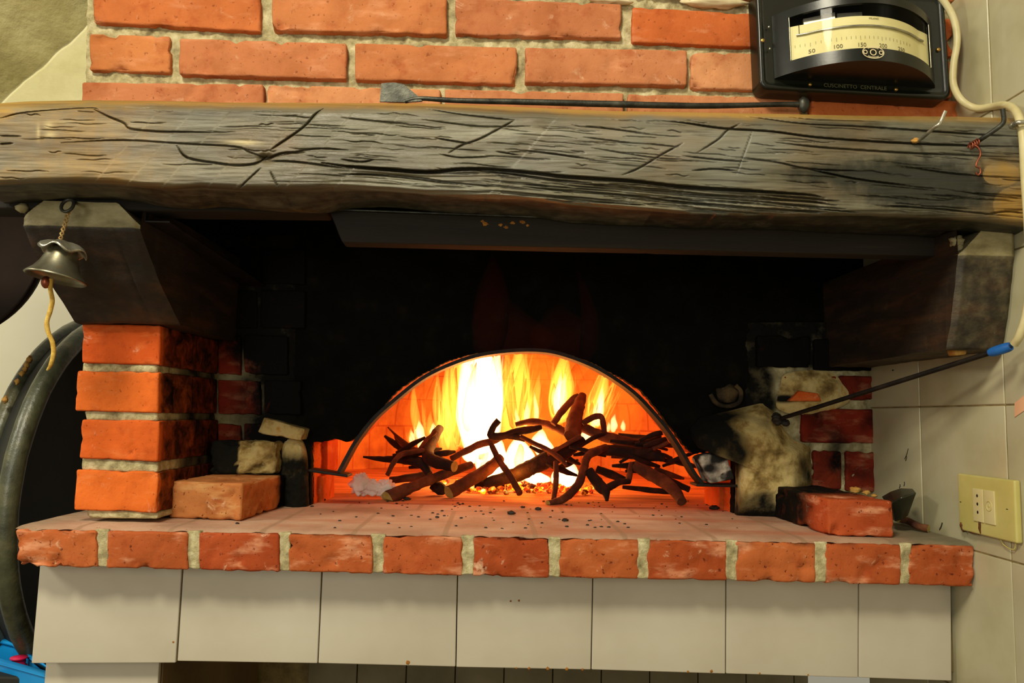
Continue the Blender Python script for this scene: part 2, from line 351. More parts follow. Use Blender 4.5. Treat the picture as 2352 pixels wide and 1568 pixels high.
def m_corbel():
    t = MT('shaded_corbel_oak'); so = t.attr('s').outputs['Fac']
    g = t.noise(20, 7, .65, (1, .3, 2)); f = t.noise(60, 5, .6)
    c = t.ramp(g, [(.3, (104, 92, 58)), (.5, (146, 134, 94)), (.7, (172, 160, 118))])  # pale ramp paints the nose as lit
    d = t.ramp(g, [(.3, (16, 12, 7)), (.5, (36, 25, 13)), (.75, (72, 44, 21))])  # dark ramp paints shade on the raked and side faces
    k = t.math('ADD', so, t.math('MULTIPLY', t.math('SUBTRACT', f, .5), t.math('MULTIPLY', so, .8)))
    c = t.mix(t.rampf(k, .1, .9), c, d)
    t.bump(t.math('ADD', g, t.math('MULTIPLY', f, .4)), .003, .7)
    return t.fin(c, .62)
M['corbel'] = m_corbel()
def m_hearth():
    t = MT('dusty_hearth_slab'); n = t.noise(7, 6, .6); n2 = t.noise(50, 5, .7); n3 = t.noise(180, 3, .6); g = t.noise(14, 5, .6, (.3, 1.6, 1))
    so = t.attr('s').outputs['Fac']
    c = t.ramp(n, [(.3, (150, 112, 88)), (.5, (184, 146, 120)), (.7, (202, 172, 144))])
    c = t.mix(t.rampf(g, .45, .72, 0, .65), c, (176, 104, 70))
    c = t.mix(t.rampf(n2, .62, .78, 0, .6), c, (226, 214, 190))
    c = t.mix(t.rampf(n3, .26, .34, .8, 0), c, (70, 48, 34))
    br = t.n('ShaderNodeTexBrick'); br.offset = .5; br.inputs['Scale'].default_value = 1
    br.inputs['Brick Width'].default_value = .123; br.inputs['Row Height'].default_value = .25; br.inputs['Mortar Size'].default_value = .005; br.inputs['Mortar Smooth'].default_value = .5
    t.l(t.coord(), br.inputs['Vector'])
    c = t.mix(t.math('MULTIPLY', br.outputs['Fac'], .6), c, (150, 120, 92))
    c = t.mix(t.rampf(t.math('ADD', so, t.math('MULTIPLY', t.math('SUBTRACT', n2, .5), so)), .1, .9), c, (120, 112, 88))
    t.bump(t.math('ADD', n2, t.math('MULTIPLY', n3, .5)), .0012, .6)
    return t.fin(c, .85, spec=.25)
M['hearth'] = m_hearth()
M['oven_floor'] = m_noise('oven_floor_brick', [(.3, (120, 66, 40)), (.5, (178, 112, 72)), (.7, (206, 144, 100))], 14, 6, .9, .0015, 120, scale=(.4, 2, 1))
def m_chamber():
    t = MT('fired_oven_brick'); at = t.attr('surf'); br = t.n('ShaderNodeTexBrick'); br.offset = .5; br.inputs['Scale'].default_value = 1
    br.inputs['Brick Width'].default_value = .065; br.inputs['Row Height'].default_value = .125; br.inputs['Mortar Size'].default_value = .003; br.inputs['Mortar Smooth'].default_value = .3
    br.inputs['Color1'].default_value = lin((196, 132, 72)); br.inputs['Color2'].default_value = lin((208, 146, 82)); br.inputs['Mortar'].default_value = lin((176, 104, 66))
    t.l(at.outputs['Vector'], br.inputs['Vector']); n = t.noise(8, 5, .6)
    c = t.mix(t.rampf(n, .42, .7, 0, .8), br.outputs['Color'], (140, 76, 44))
    t.bump(t.noise(50, 5, .6), .003, .6)
    return t.fin(c, .85, spec=.2)
M['chamber'] = m_chamber()
def m_flame(name, col, strength):
    t = MT(name); t.N.remove(t.b); e = t.n('ShaderNodeEmission'); e.inputs[0].default_value = col + (1,); e.inputs[1].default_value = strength
    t.l(e.outputs[0], t.out.inputs['Volume']); return t.mat
def m_ember():
    t = MT('glowing_embers'); n = t.noise(70, 4, .6); v = t.attr('v').outputs['Fac']
    c = t.ramp(n, [(.35, (10, 4, 2)), (.5, (150, 30, 4)), (.62, (255, 120, 10)), (.75, (255, 220, 120))])
    t.l(c, t.b.inputs['Emission Color']); t.l(t.math('MULTIPLY', v, 6.0), t.b.inputs['Emission Strength'])
    return t.fin((40, 18, 10), .9)
M['ember'] = m_ember()
# ------------------------------------------------------------------ the setting
XL = -1.05
def build_setting():
    mb = MB()   # wall behind, on the left
    Yw = 1.95
    box(mb, -2.6, -.70, Yw, Yw + .1, 0, 2.6, m=0)
    mb.build('wall_left', [M['cream']], base=(-1.5, Yw, 0), kind='structure')
    # plaster beside the brick chimney breast
    mb = MB(); grid(mb, lambda u, v: (lambda p: p + V((0, .0012 * fbm(p, 30), 0)))(P(-420 + 660 * u, -260 + 560 * v, YW + .035)), 60, 50)
    mb.build('wall_back', [M['plaster']], base=(0, YW + .035, 0), kind='structure')
    # rough vault springing over it, coming towards the room
    mb = MB()
    a0, a1 = P(-60, 286, YW + .033), P(330, -60, YW + .033)
    off = V((-.30, -.42, .30))
    grid(mb, lambda u, v: (lambda p: p + V((0, 0, .004 * fbm(p, 22))))(a0.lerp(a1, u) + off * v), 70, 60)
    mb.build('ceiling', [M['plaster_rough']], base=(-1, 1, 1.6), kind='structure')
    # right wall: 20 cm tiles set in grout
    mb = MB(); zj = PX(2112, 934, XW).z; yj = PX(2112, 940, XW).y; st = .1985
    print('right wall joint', yj, zj, PX(2299, 900, XW).y)
    for i in range(-7, 2):
        for j in range(-6, 6):
            y0 = yj + i * st; z0 = zj + j * st; y1 = min(y0 + st, YO + .02)
            if y0 > YO - .01 or z0 < 0 - .1: continue
            g = .0009; dx = random.uniform(-.0005, .0005)
            c = [V((XW + dx, y1 - g, z0 + g)), V((XW + dx, y0 + g, z0 + g)), V((XW + dx, y0 + g, z0 + st - g)), V((XW + dx, y1 - g, z0 + st - g))]
            hexa(mb, c + [p + V((.008, 0, 0)) for p in c], r=.0015, step=.05, amp=0, m=0)
    box(mb, XW + .0015, XW + .1, -.5, YO + .02, 0, zj + 6 * st, m=1)
    mb.build('wall_right', [M['tile_wall'], M['grout']], base=(XW, .4, 0), kind='structure')
    mb = MB(); box(mb, -2.2, XW + .1, -1.0, 2.6, -.05, 0)
    mb.build('floor', [M['floor']], base=(0, .5, 0), kind='structure')
build_setting()
# ------------------------------------------------------------------ brick chimney breast
def rough_panel(mb, q, Y, nu, nv, amp, sc=45, m=0, sfn=None, fade=lambda u: 0):
    a = [P(x, y, Y) for x, y in q]
    grid(mb, lambda u, v: (lambda p: p + V((0, fade(u) - amp * fbm(p, sc) - amp * .8 * nz(p, sc * 4), 0)))(a[0].lerp(a[1], u).lerp(a[3].lerp(a[2], u), v)), nu, nv, m, sfn=sfn)
def chimney():
    mb = MB()
    A = [((212, 50), (595, 70), 596, 208), ]
    def row(lst):
        for (x0, x1, t0, t1, b0, b1, v) in lst:
            j = random.uniform(-.0025, .0015)
            hexa(mb, [p + V((0, j, 0)) for p in pxbrick([(x0, b0), (x1, b1), (x1, t1), (x0, t0)], YW, .10)], r=.0035, step=.0075, amp=.0011, fv=v, chip=.006)
    row([(196, 606, -140, -130, -62, -42, .2), (628, 1030, -128, -118, -40, -28, .6), (1050, 1440, -116, -108, -26, -14, .3), (1458, 1730, -104, -98, -12, -4, .7), (1750, 2192, -96, -84, -6, 4, .2)])
    row([(212, 597, -44, -28, 50, 72, .1), (625, 1026, -24, -12, 70, 80, .35), (1046, 1427, -6, 8, 80, 87, .5), (1452, 1745, 14, 30, 96, 108, 0.0), (1765, 1990, 30, 36, 118, 122, .1), (2010, 2188, 38, 42, 124, 130, 0.0)])
    row([(203, 389, 75, 81, 159, 166, .25), (412, 796, 88, 100, 172, 183, .45), (815, 1187, 98, 108, 183, 194, .38), (1206, 1578, 109, 115, 190, 197, .55), (1587, 1780, 118, 122, 202, 208, .72), (1800, 2190, 124, 140, 212, 226, .1)])
    row([(190, 606, 189, 194, 270, 278, .5), (612, 1012, 193, 204, 280, 290, .78), (1022, 1432, 205, 214, 292, 300, .6), (1442, 1840, 214, 222, 300, 308, .62), (1862, 2208, 222, 232, 308, 316, .05), (2214, 2260, 236, 238, 318, 320, .7)])
    rough_panel(mb, [(194, 330), (2240, 350), (2215, -150), (205, -180)], YW + .0105, 420, 90, .0022, 55, m=1)
    c = pxbrick([(200, 330), (2236, 350), (2210, -150), (206, -180)], YW + .013, .085); hexa(mb, c, r=.002, step=.2, amp=0, m=1)
    # smeared pale mortar patch
    lump(mb, P(1640, 6, YW + .004), (.045, .011, .0085), m=2, rough=.35, nu=24, nv=14)
    lump(mb, P(1400, 2, YW + .004), (.03, .009, .006), m=2, rough=.35, nu=20, nv=12)
    mb.build('wall_chimney', [M['brick'], M['mortar'], M['ivory']], base=(0, YW, 1.5), kind='structure')
chimney()
# ------------------------------------------------------------------ the oak beam
TOP = [(-80, 240), (0, 237), (60, 233), (200, 230), (400, 232), (500, 235), (700, 236), (870, 237), (1000, 238), (1200, 246), (1400, 255), (1600, 258), (1800, 262), (2000, 266), (2200, 268), (2352, 272), (2460, 276)]
BOT = [(-80, 426), (0, 424), (60, 420), (180, 417), (260, 420), (330, 430), (400, 434), (460, 430), (560, 436), (640, 436), (784, 433), (900, 440), (1000, 447), (1100, 452), (1200, 456), (1300, 468), (1450, 480), (1550, 487), (1700, 490), (1850, 493), (2000, 495), (2150, 500), (2260, 508), (2352, 520), (2460, 526)]
CR = [  # width px, depth m, points
 (3.0, .006, [(210, 248), (250, 268), (285, 283), (300, 296), (360, 302), (425, 303), (520, 305)]),
 (2.6, .005, [(140, 328), (280, 322), (420, 330), (540, 337), (575, 350), (612, 364)]),
 (3.4, .007, [(405, 333), (430, 362), (500, 375), (550, 380), (592, 374), (614, 358)]),
 (3.0, .006, [(620, 345), (640, 332), (680, 305), (705, 285), (725, 262), (745, 248)]),
 (2.0, .004, [(600, 385), (575, 408), (548, 434)]), (2.0, .004, [(620, 392), (640, 432)]),
 (4.0, .007, [(612, 366), (650, 352), (700, 350)]), (3.2, .006, [(612, 370), (680, 372), (790, 386)]), (2.4, .005, [(625, 362), (720, 342), (800, 345)]),
 (2.2, .004, [(0, 312), (50, 313)]), (2.6, .005, [(0, 331), (30, 329)]), (1.8, .004, [(0, 272), (60, 258), (200, 248), (230, 252)]),
 (6.0, .016, [(740, 374), (800, 382), (880, 388), (980, 395), (1060, 389), (1140, 390), (1250, 400), (1300, 406), (1450, 416), (1568, 429), (1700, 437), (1850, 447), (1885, 452)]),
 (4.0, .010, [(1060, 388), (1160, 398), (1260, 412), (1360, 420)]),
 (4.0, .012, [(1195, 428), (1300, 438), (1450, 450), (1568, 464), (1700, 473)]),
 (3.2, .009, [(1230, 418), (1330, 428), (1450, 438), (1600, 452), (1760, 464), (1880, 476)]),
 (3.0, .008, [(1400, 432), (1568, 446), (1720, 452), (1870, 466)]), (2.6, .007, [(1500, 458), (1640, 470), (1800, 482), (1900, 486)]),
 (3.2, .008, [(780, 400), (860, 402), (960, 412), (1080, 428)]), (2.4, .006, [(880, 400), (960, 408), (1060, 422), (1180, 430)]),
 (2.6, .006, [(784, 366), (830, 372), (862, 366)]),
 (2.2, .005, [(970, 248), (1050, 262), (1120, 270), (1182, 276)]), (2.6, .006, [(1000, 317), (1040, 324), (1085, 331)]),
 (2.6, .005, [(1182, 276), (1150, 294), (1100, 320), (1060, 334), (1030, 352)]), (2.8, .006, [(1195, 345), (1260, 352), (1365, 367)]),
 (2.2, .005, [(1330, 290), (1400, 296), (1492, 308)]), (2.0, .005, [(1010, 354), (1060, 362), (1150, 358)]), (2.0, .005, [(1140, 348), (1190, 356)]),
 (2.4, .005, [(1570, 328), (1520, 355), (1470, 385), (1430, 402)]), (2.0, .004, [(1486, 330), (1560, 338)]), (2.0, .004, [(1340, 315), (1460, 330)]),
 (2.0, .004, [(970, 275), (1100, 290), (1220, 290)]), (2.2, .004, [(784, 270), (860, 278), (940, 285)]), (2.0, .004, [(1360, 340), (1500, 362), (1568, 366)]),
 (3.2, .008, [(1500, 276), (1568, 282), (1660, 295), (1770, 302), (1870, 315), (1990, 324), (2100, 330), (2230, 335), (2352, 337)]),
 (2.6, .006, [(1700, 266), (1760, 274), (1850, 285), (2000, 292), (2200, 306), (2352, 314)]),
 (2.8, .006, [(1780, 327), (1880, 338), (1980, 345), (2100, 352), (2352, 362)]), (2.4, .005, [(1690, 363), (1780, 372), (1860, 388), (2000, 394)]),
 (2.2, .005, [(1702, 283), (1670, 300), (1650, 320), (1600, 352)]), (1.6, .003, [(1727, 303), (1710, 350), (1690, 402)]),
 (2.4, .005, [(1568, 358), (1640, 366), (1720, 372)]), (2.4, .006, [(1590, 392), (1640, 388), (1690, 392)]), (2.4, .006, [(1830, 382), (1960, 410), (2100, 428)]),
 (2.4, .005, [(1800, 268), (1880, 276), (2040, 280)]), (2.2, .004, [(2060, 380), (2200, 400), (2352, 410)]), (2.2, .005, [(2000, 470), (2150, 480), (2352, 500)]),
 (2.2, .004, [(2200, 440), (2300, 452), (2352, 456)]), (3.2, .006, [(2260, 494), (2310, 486), (2352, 490)]),
]
REAR = []
def beam():
    NU, NV = 1060, 160
    xs = np.linspace(-80, 2460, NU + 1)
    tp = np.interp(xs, *zip(*TOP)); bt = np.interp(xs, *zip(*BOT))
    vv = np.linspace(0, 1, NV + 1)
    PXg = np.repeat(xs[None, :], NV + 1, 0); PYg = tp[None, :] + (bt - tp)[None, :] * vv[:, None]
    D = np.zeros_like(PXg)
    rs = random.Random(3)
    cr = list(CR)
    for _ in range(260):    # fine checks following the grain
        x = rs.uniform(-60, 2400); y = rs.uniform(ipl(TOP, x) + 14, ipl(BOT, x) - 10); L = rs.uniform(30, 170)
        if x < 560 and rs.random() < .6: continue
        sl = .02 if x < 700 else .075
        pts = [(x + L * k / 4, y + L * k / 4 * sl + rs.uniform(-2, 2)) for k in range(5)]
        cr.append((rs.uniform(.8, 1.5), rs.uniform(.001, .0035), pts))
    for _ in range(60):
        x = rs.uniform(1180, 1900); y = 412 + (x - 1200) * .07 + rs.uniform(-6, 50); L = rs.uniform(60, 220)
        if y > ipl(BOT, x) - 4: continue
        cr.append((rs.uniform(1.5, 2.6), rs.uniform(.003, .008), [(x + L * k / 4, y + L * k / 4 * .085 + rs.uniform(-1.5, 1.5)) for k in range(5)]))
    for w, dep, pts in cr:
        q = np.array(catmull(pts, 4)) if len(pts) > 2 else np.array(pts, float)
        x0, x1, y0, y1 = q[:, 0].min() - 14, q[:, 0].max() + 14, q[:, 1].min() - 14, q[:, 1].max() + 14
        i0, i1 = np.searchsorted(xs, x0), np.searchsorted(xs, x1)
        if i1 <= i0: continue
        sx, sy = PXg[:, i0:i1], PYg[:, i0:i1]; best = np.full_like(sx, 1e9); par = np.zeros_like(sx); n = len(q) - 1
        for k in range(n):
            a, b = q[k], q[k + 1]; ab = b - a; t = np.clip(((sx - a[0]) * ab[0] + (sy - a[1]) * ab[1]) / max(1e-6, (ab ** 2).sum()), 0, 1)
            d = np.hypot(sx - a[0] - ab[0] * t, sy - a[1] - ab[1] * t); mk = d < best; best[mk] = d[mk]; par[mk] = ((k + t) / n)[mk]
        tape = np.minimum(1, 4 * np.minimum(par, 1 - par) + .25); ww = w * tape * .62 + .45
        D[:, i0:i1] = np.maximum(D[:, i0:i1], 1.25 * dep * tape * np.clip(1.2 - best / ww, 0, 1))
    # hollow below the big shake, and the knot
    mb = MB(); vs = []; tone = []; soot = []
    for j in range(NV + 1):
        v = vv[j]
        for i in range(NU + 1):
            px, py = PXg[j, i], PYg[j, i]
            Y = YB + .030 * max(0, 1 - v / .13) ** 2 + .010 * max(0, (v - .93) / .07) ** 2
            w = (px / 300., py / 90., 0)
            Y += .006 * nz(w, 1.0, 2) + .0010 * nz((px / 60., py / 30., 0), 1, 8) + .0006 * nz((px / 60., py / 6., 1), 1, 4)
            sh = ipl([(700, 374), (980, 393), (1140, 392), (1300, 406), (1568, 430), (1885, 452)], px)
            if 720 < px < 1900 and py > sh:
                e = min(1, (px - 720) / 120, (1900 - px) / 25)
                Y += e * (.006 + .0025 * math.sin((py - sh) * .55 + 2 * nz((px / 160., 0, 0), 1)) * (1 if px > 1150 else .4)) * min(1, (py - sh) / 6)
            if px > 1180 and py > sh: Y += .001 * nz((px / 90., py / 3.5, 3), 1)
            kd = math.hypot((px - 612) / 1.6, py - 364); Y += .012 * math.exp(-(kd / 9) ** 2)
            for dx0 in (250, 330, 415, 520, 585, 700, 815, 1180):   # adze facets
                s_ = px - dx0 - (py - 330) * -.9
                if 0 < s_ < 46: Y += .0012 * (s_ / 46)
            Y += D[j, i]
            vs.append(P(px, py, Y))
            och = max(0, 1 - (v * (bt[i] - tp[i])) / (22 + 8 * nz((px / 80., 0, 0), 1)))
            if px < 520: och = max(och, (.30 + .3 * nz((px / 70., py / 16., 0), 1)) * (1 - max(0, px - 260) / 260))
            if px < 260: och = max(och, .65 * max(0, (v - .45)) * (1 - px / 260) * 1.6, .8 * math.exp(-((px - 10) / 40) ** 2 - ((py - 262) / 22) ** 2))
            och = max(och, .55 * math.exp(-((px - 200) / 260) ** 2), 1.1 * math.exp(-((px - 2340) / 75) ** 2 - ((py - 470) / 55) ** 2), .75 * math.exp(-((px - 2300) / 90) ** 2 - ((py - 400) / 60) ** 2))
            st = 1.15 * math.exp(-((px - 2110 - (py - 400) * .6) / 210) ** 2 - ((py - 425) / 75) ** 2) + .5 * math.exp(-((px - 2010) / 60) ** 2 - ((py - 285) / 14) ** 2) + .55 * math.exp(-((px - 1870) / 130) ** 2 - ((py - 400) / 28) ** 2)
            st = min(1, st)
            if px > 1700: st = max(st, .35 * min(1, (px - 1700) / 200))
            if och > .6 and px > 2200: st *= .3
            pale = .9 * math.exp(-((px - 560) / 38) ** 2 - ((py - 327 - (px - 560) * .04) / 5.5) ** 2)
            for (x_, y_, a_, b_) in ((88, 303, 4, 16), (112, 288, 10, 9), (115, 309, 12, 6)): pale = max(pale, .8 * math.exp(-((px - x_) / a_) ** 2 - ((py - y_) / b_) ** 2))
            if px > 900: och = max(och, .25 * math.exp(-((py - sh - 12) / 12) ** 2) * (px < 1900))
            tone.append((min(1, och), st, min(1, pale) * .8, 1))
    fs = [(j * (NU + 1) + i, (j + 1) * (NU + 1) + i, (j + 1) * (NU + 1) + i + 1, j * (NU + 1) + i + 1) for j in range(NV) for i in range(NU)]
    mb.add(vs, fs)
    # underside and top, going back
    def strip(jrow, Yb, n, un):
        base = jrow * (NU + 1); o = len(mb.v)
        rows = []
        for k in range(1, n + 1):
            for i in range(0, NU + 1):
                p = V(vs[base + i]); px = xs[i]
                y = p.y + (Yb - p.y) * k / n
                z = p.z
                if un:
                    sag = ipl([(0, .0), (250, .0), (480, -.006), (700, -.008), (850, -.002), (2400, -.001)], px) * math.sin(math.pi * min(1, k / n * .75))
                    z += sag + .004 * nz((px / 200., k / 4., 5), 1) + .0012 * nz((px / 50., k * 1.3, 2), 1)
                else: z += .002 * nz((px / 200., k / 2., 9), 1)
                q = V((p.x, y, z)); mb.v.append(tuple(q)); mb.vs.append(0)
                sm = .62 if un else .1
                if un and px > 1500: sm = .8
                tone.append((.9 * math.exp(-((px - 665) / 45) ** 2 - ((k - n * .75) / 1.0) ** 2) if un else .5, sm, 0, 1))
        for k in range(n):
            for i in range(NU):
                a = (base + i) if k == 0 else o + (k - 1) * (NU + 1) + i; b = o + k * (NU + 1) + i
                f = (a, b, b + 1, a + 1); mb.f.append(f if un else f[::-1]); mb.m.append(0); mb.fv.append(.5); mb.sm.append(True)
    strip(NV, .990, 10, True); strip(0, YW - .004, 6, False)
    # back of the beam, rising to the brickwork
    ub = [V(mb.v[(NV + 1) * (NU + 1) + 9 * (NU + 1) + i]) for i in range(0, NU + 1, 10)]
    n_ = len(ub); mb.add(ub + [V((p.x, p.y + .002, p.z + .12)) for p in ub] + [V((p.x, YW + .02, p.z + .13)) for p in ub], [(k * n_ + i, k * n_ + i + 1, (k + 1) * n_ + i + 1, (k + 1) * n_ + i) for k in range(2) for i in range(n_ - 1)])
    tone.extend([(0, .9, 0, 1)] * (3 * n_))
    o = mb.build('mantel_beam', [M['beam']], base=P(1176, 440, YB + .1), label='massive weathered grey oak beam with long cracks spanning the whole brick chimney above the oven', cat='beam')
    REAR.append(o)
    ca = o.data.color_attributes.new('tone', 'FLOAT_COLOR', 'POINT'); ca.data.foreach_set('color', [c for t_ in tone for c in t_])
beam()
# ------------------------------------------------------------------ corbels
def corbel(side):
    """cut bracket: vertical nose, raked lower face, then body running back to the oven front"""
    mb = MB()
    if side < 0:
        nose = [(45, 500), (96, 463), (272, 461), (322, 500)]          # top outline of the nose
        xl, xr = P(48, 520, .985).x, P(318, 500, .985).x
        zt, zn, zb = P(180, 463, .985).z, P(180, 521, .985).z, P(240, 742, 1.09).z
    else:
        xl, xr = P(2205, 560, .94).x, XW - .001
        zt, zn, zb = P(2280, 526, .94).z, P(2280, 588, .94).z, P(2300, 804, .972).z
    yn = .985 if side < 0 else .94
    prof = [(.985, zt), (.985, zn), (1.03, zn * .45 + zb * .55), (1.085, zb), (1.2, zb), (YO, zb)] if side < 0 else [(.94, zt), (.94, zn), (.955, zn * .45 + zb * .55), (.972, zb), (1.1, zb), (YO, zb)]
    # subdivide profile finely
    pf = []
    for k in range(len(prof) - 1):
        (a, b), (c, d) = prof[k], prof[k + 1]
        for i in range(14): pf.append((a + (c - a) * i / 14, b + (d - b) * i / 14))
    pf.append(prof[-1]); n = len(pf); NX = 40; cut = .022
    vs = []; so = []
    for k, (y, z) in enumerate(pf):
        taper = (.022 if side < 0 else .0) * max(0, min(1, (zn - z) / (zn - zb)))
        for i in range(NX + 1):
            u = i / NX; x = xl + taper * 1.1 + (xr - xl - taper * (.4)) * u
            p = V((x, y, z))
            e = min((p.x - xl), (xr - p.x))
            if z > zn - .001 and k < 15:      # clipped upper corners
                if side < 0:
                    c1 = max(0, .026 - (p.x - xl)); c2 = max(0, .028 - (xr - p.x)); lim = zt - max(c1 * .85, c2 * 1.0)
                    if p.z > lim: p.z = lim
                else:
                    c1 = max(0, .03 - (p.x - xl)); lim = zt - c1 * 1.1
                    if p.z > lim: p.z = lim
            if e < .006: p.y += (.006 - e) * .8
            p.y += .0022 * fbm(p, 25, 3) + .0007 * nz((p.x * 60, p.z * 12, 0), 1)
            p.z += .002 * fbm(p, 18, 7) * (1 if k > 42 else .2)
            if side < 0:                       # drying split down the face
                d = abs(p.x - (xl + .118 + (zn - p.z) * .12)); 
                if 14 < k < 44: p.y += .006 * max(0, 1 - d / .0022)
            vs.append(p); so.append(max(0, min(1, (k - 13.2) * 1.0)) * (.95 if side < 0 else .75))  # nose kept pale as lit, faces behind it painted into shade
    fs = [(k * (NX + 1) + i, (k + 1) * (NX + 1) + i, (k + 1) * (NX + 1) + i + 1, k * (NX + 1) + i + 1) for k in range(n - 1) for i in range(NX)]
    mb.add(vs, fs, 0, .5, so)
    for col in (0, NX):                        # side faces up to the top
        sv = []; ss = []
        for k in range(n):
            p = vs[k * (NX + 1) + col]; topz = vs[col].z if k < 15 else zt
            for j in range(9):
                q = V((p.x, p.y, p.z + (min(topz, zt) - p.z) * j / 8)); q.x += .0015 * fbm(q, 30, 5) * (0 < j); sv.append(q); ss.append(.95 if k > 4 else .8)
        f2 = [(k * 9 + j, k * 9 + j + 1, (k + 1) * 9 + j + 1, (k + 1) * 9 + j) for k in range(n - 1) for j in range(8)]
        mb.add(sv, f2 if col else [f[::-1] for f in f2], 0, .5, ss)
    tv = [V(vs[0 * (NX + 1) + i]) for i in range(NX + 1)]; tb = [V((p.x, YO, zt)) for p in tv]
    mb.add(tv + tb, [(i, i + 1, NX + 2 + i, NX + 1 + i) for i in range(NX)], 0, .5, [.5] * (2 * NX + 2))
    if side < 0: lump(mb, P(52, 478, .992), (.008, .008, .006), rough=.4)
    else:
        for (a, b, r_) in ((2196, 556, .008), (2204, 575, .007)): lump(mb, P(a, b, .955), (r_, r_, r_), rough=.6, s=.3)
        lump(mb, P(2280, 758, .967), (.006, .003, .005), m=1, rough=.4)
    lab = 'dark oak corbel, nose coloured as lit, above the brick pillar, behind the hanging bell' if side < 0 else 'oak corbel with painted shade under the right end of the beam against the tiled wall'
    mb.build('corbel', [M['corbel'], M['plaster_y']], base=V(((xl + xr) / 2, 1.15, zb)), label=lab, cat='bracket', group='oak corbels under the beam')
    return zt, zb
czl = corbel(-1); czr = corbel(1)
mb = MB(); xa_, xb_ = -1.25, P(752, 480, 1.0).x; zq = czl[0]
c_ = [V((xa_, .992, zq - .02)), V((xb_, .992, zq - .004)), V((xb_, .992, zq + .04)), V((xa_, .992, zq + .04))]
hexa(mb, c_ + [p + V((0, .045, 0)) for p in c_], r=.004, step=.012, amp=.003)
mb.build('rear_timber', [M['dark_wood']], REAR[0], label='dark rear timber under the left half of the beam')
# lintel board and its thin steel strip
def lintel():
    Yl = .994
    t = thing('lintel_board', 'dark stained board under the back of the beam with a thin bright steel strip', 'board', P(1450, 560, Yl))
    mb = MB(); c = [P(786, 556, Yl), P(2150, 588, Yl), P(2150, 530, Yl), P(756, 479, Yl)]
    hexa(mb, c + [p + V((0, .03, 0)) for p in c], r=.002, step=.012, amp=.0016)
    mb.build('board', [M['dark_wood']], t)
    mb = MB(); c = [P(756, 482, Yl - .006), P(2150, 533, Yl - .006), P(2150, 529, Yl - .006), P(754, 478, Yl - .006)]
    c2 = c + [p + V((0, .03, 0)) for p in c]; hexa(mb, c2, r=.0008, step=.1, amp=0)
    mb.build('steel_strip', [M['iron']], t, label='thin bright steel strip')
    # rusty speckle left by paint
    mb = MB()
    for (x, y, r) in ((1115, 514, 5), (1108, 508, 3), (1150, 516, 4), (1162, 522, 4), (1178, 512, 4), (1200, 510, 5), (1212, 518, 3)): lump(mb, P(x, y, Yl + .0005), (m2(r, Yl) * 1.5, .0012, m2(r, Yl)), rough=.5)
    mb.build('paint_fleck', [M['rust_spot']], t, label='rust coloured paint flecks')
lintel()
def angle_iron():
    t0 = P(345, 506, 1.0); t1 = P(578, 655, YO)
    mb = MB()
    w = .034; h = .020; th = .0025
    def prism(a, b, dx0, dx1, dz0, dz1):
        c = [a + V((dx0, 0, dz0)), a + V((dx1, 0, dz0)), a + V((dx1, 0, dz1)), a + V((dx0, 0, dz1))]; d = [b + V((dx0, 0, dz0)), b + V((dx1, 0, dz0)), b + V((dx1, 0, dz1)), b + V((dx0, 0, dz1))]
        hexa(mb, c + d, r=.0007, step=.05, amp=.0003)
    prism(t0, t1, -.009, .026, -th, 0); prism(t0, t1, -.009, -.009 + th, 0, .021)
    mb.build('angle_iron', [M['iron_dark']], base=t0, label='dark steel angle bar running back beside the left corbel under the hood', cat='metal bar')
angle_iron()
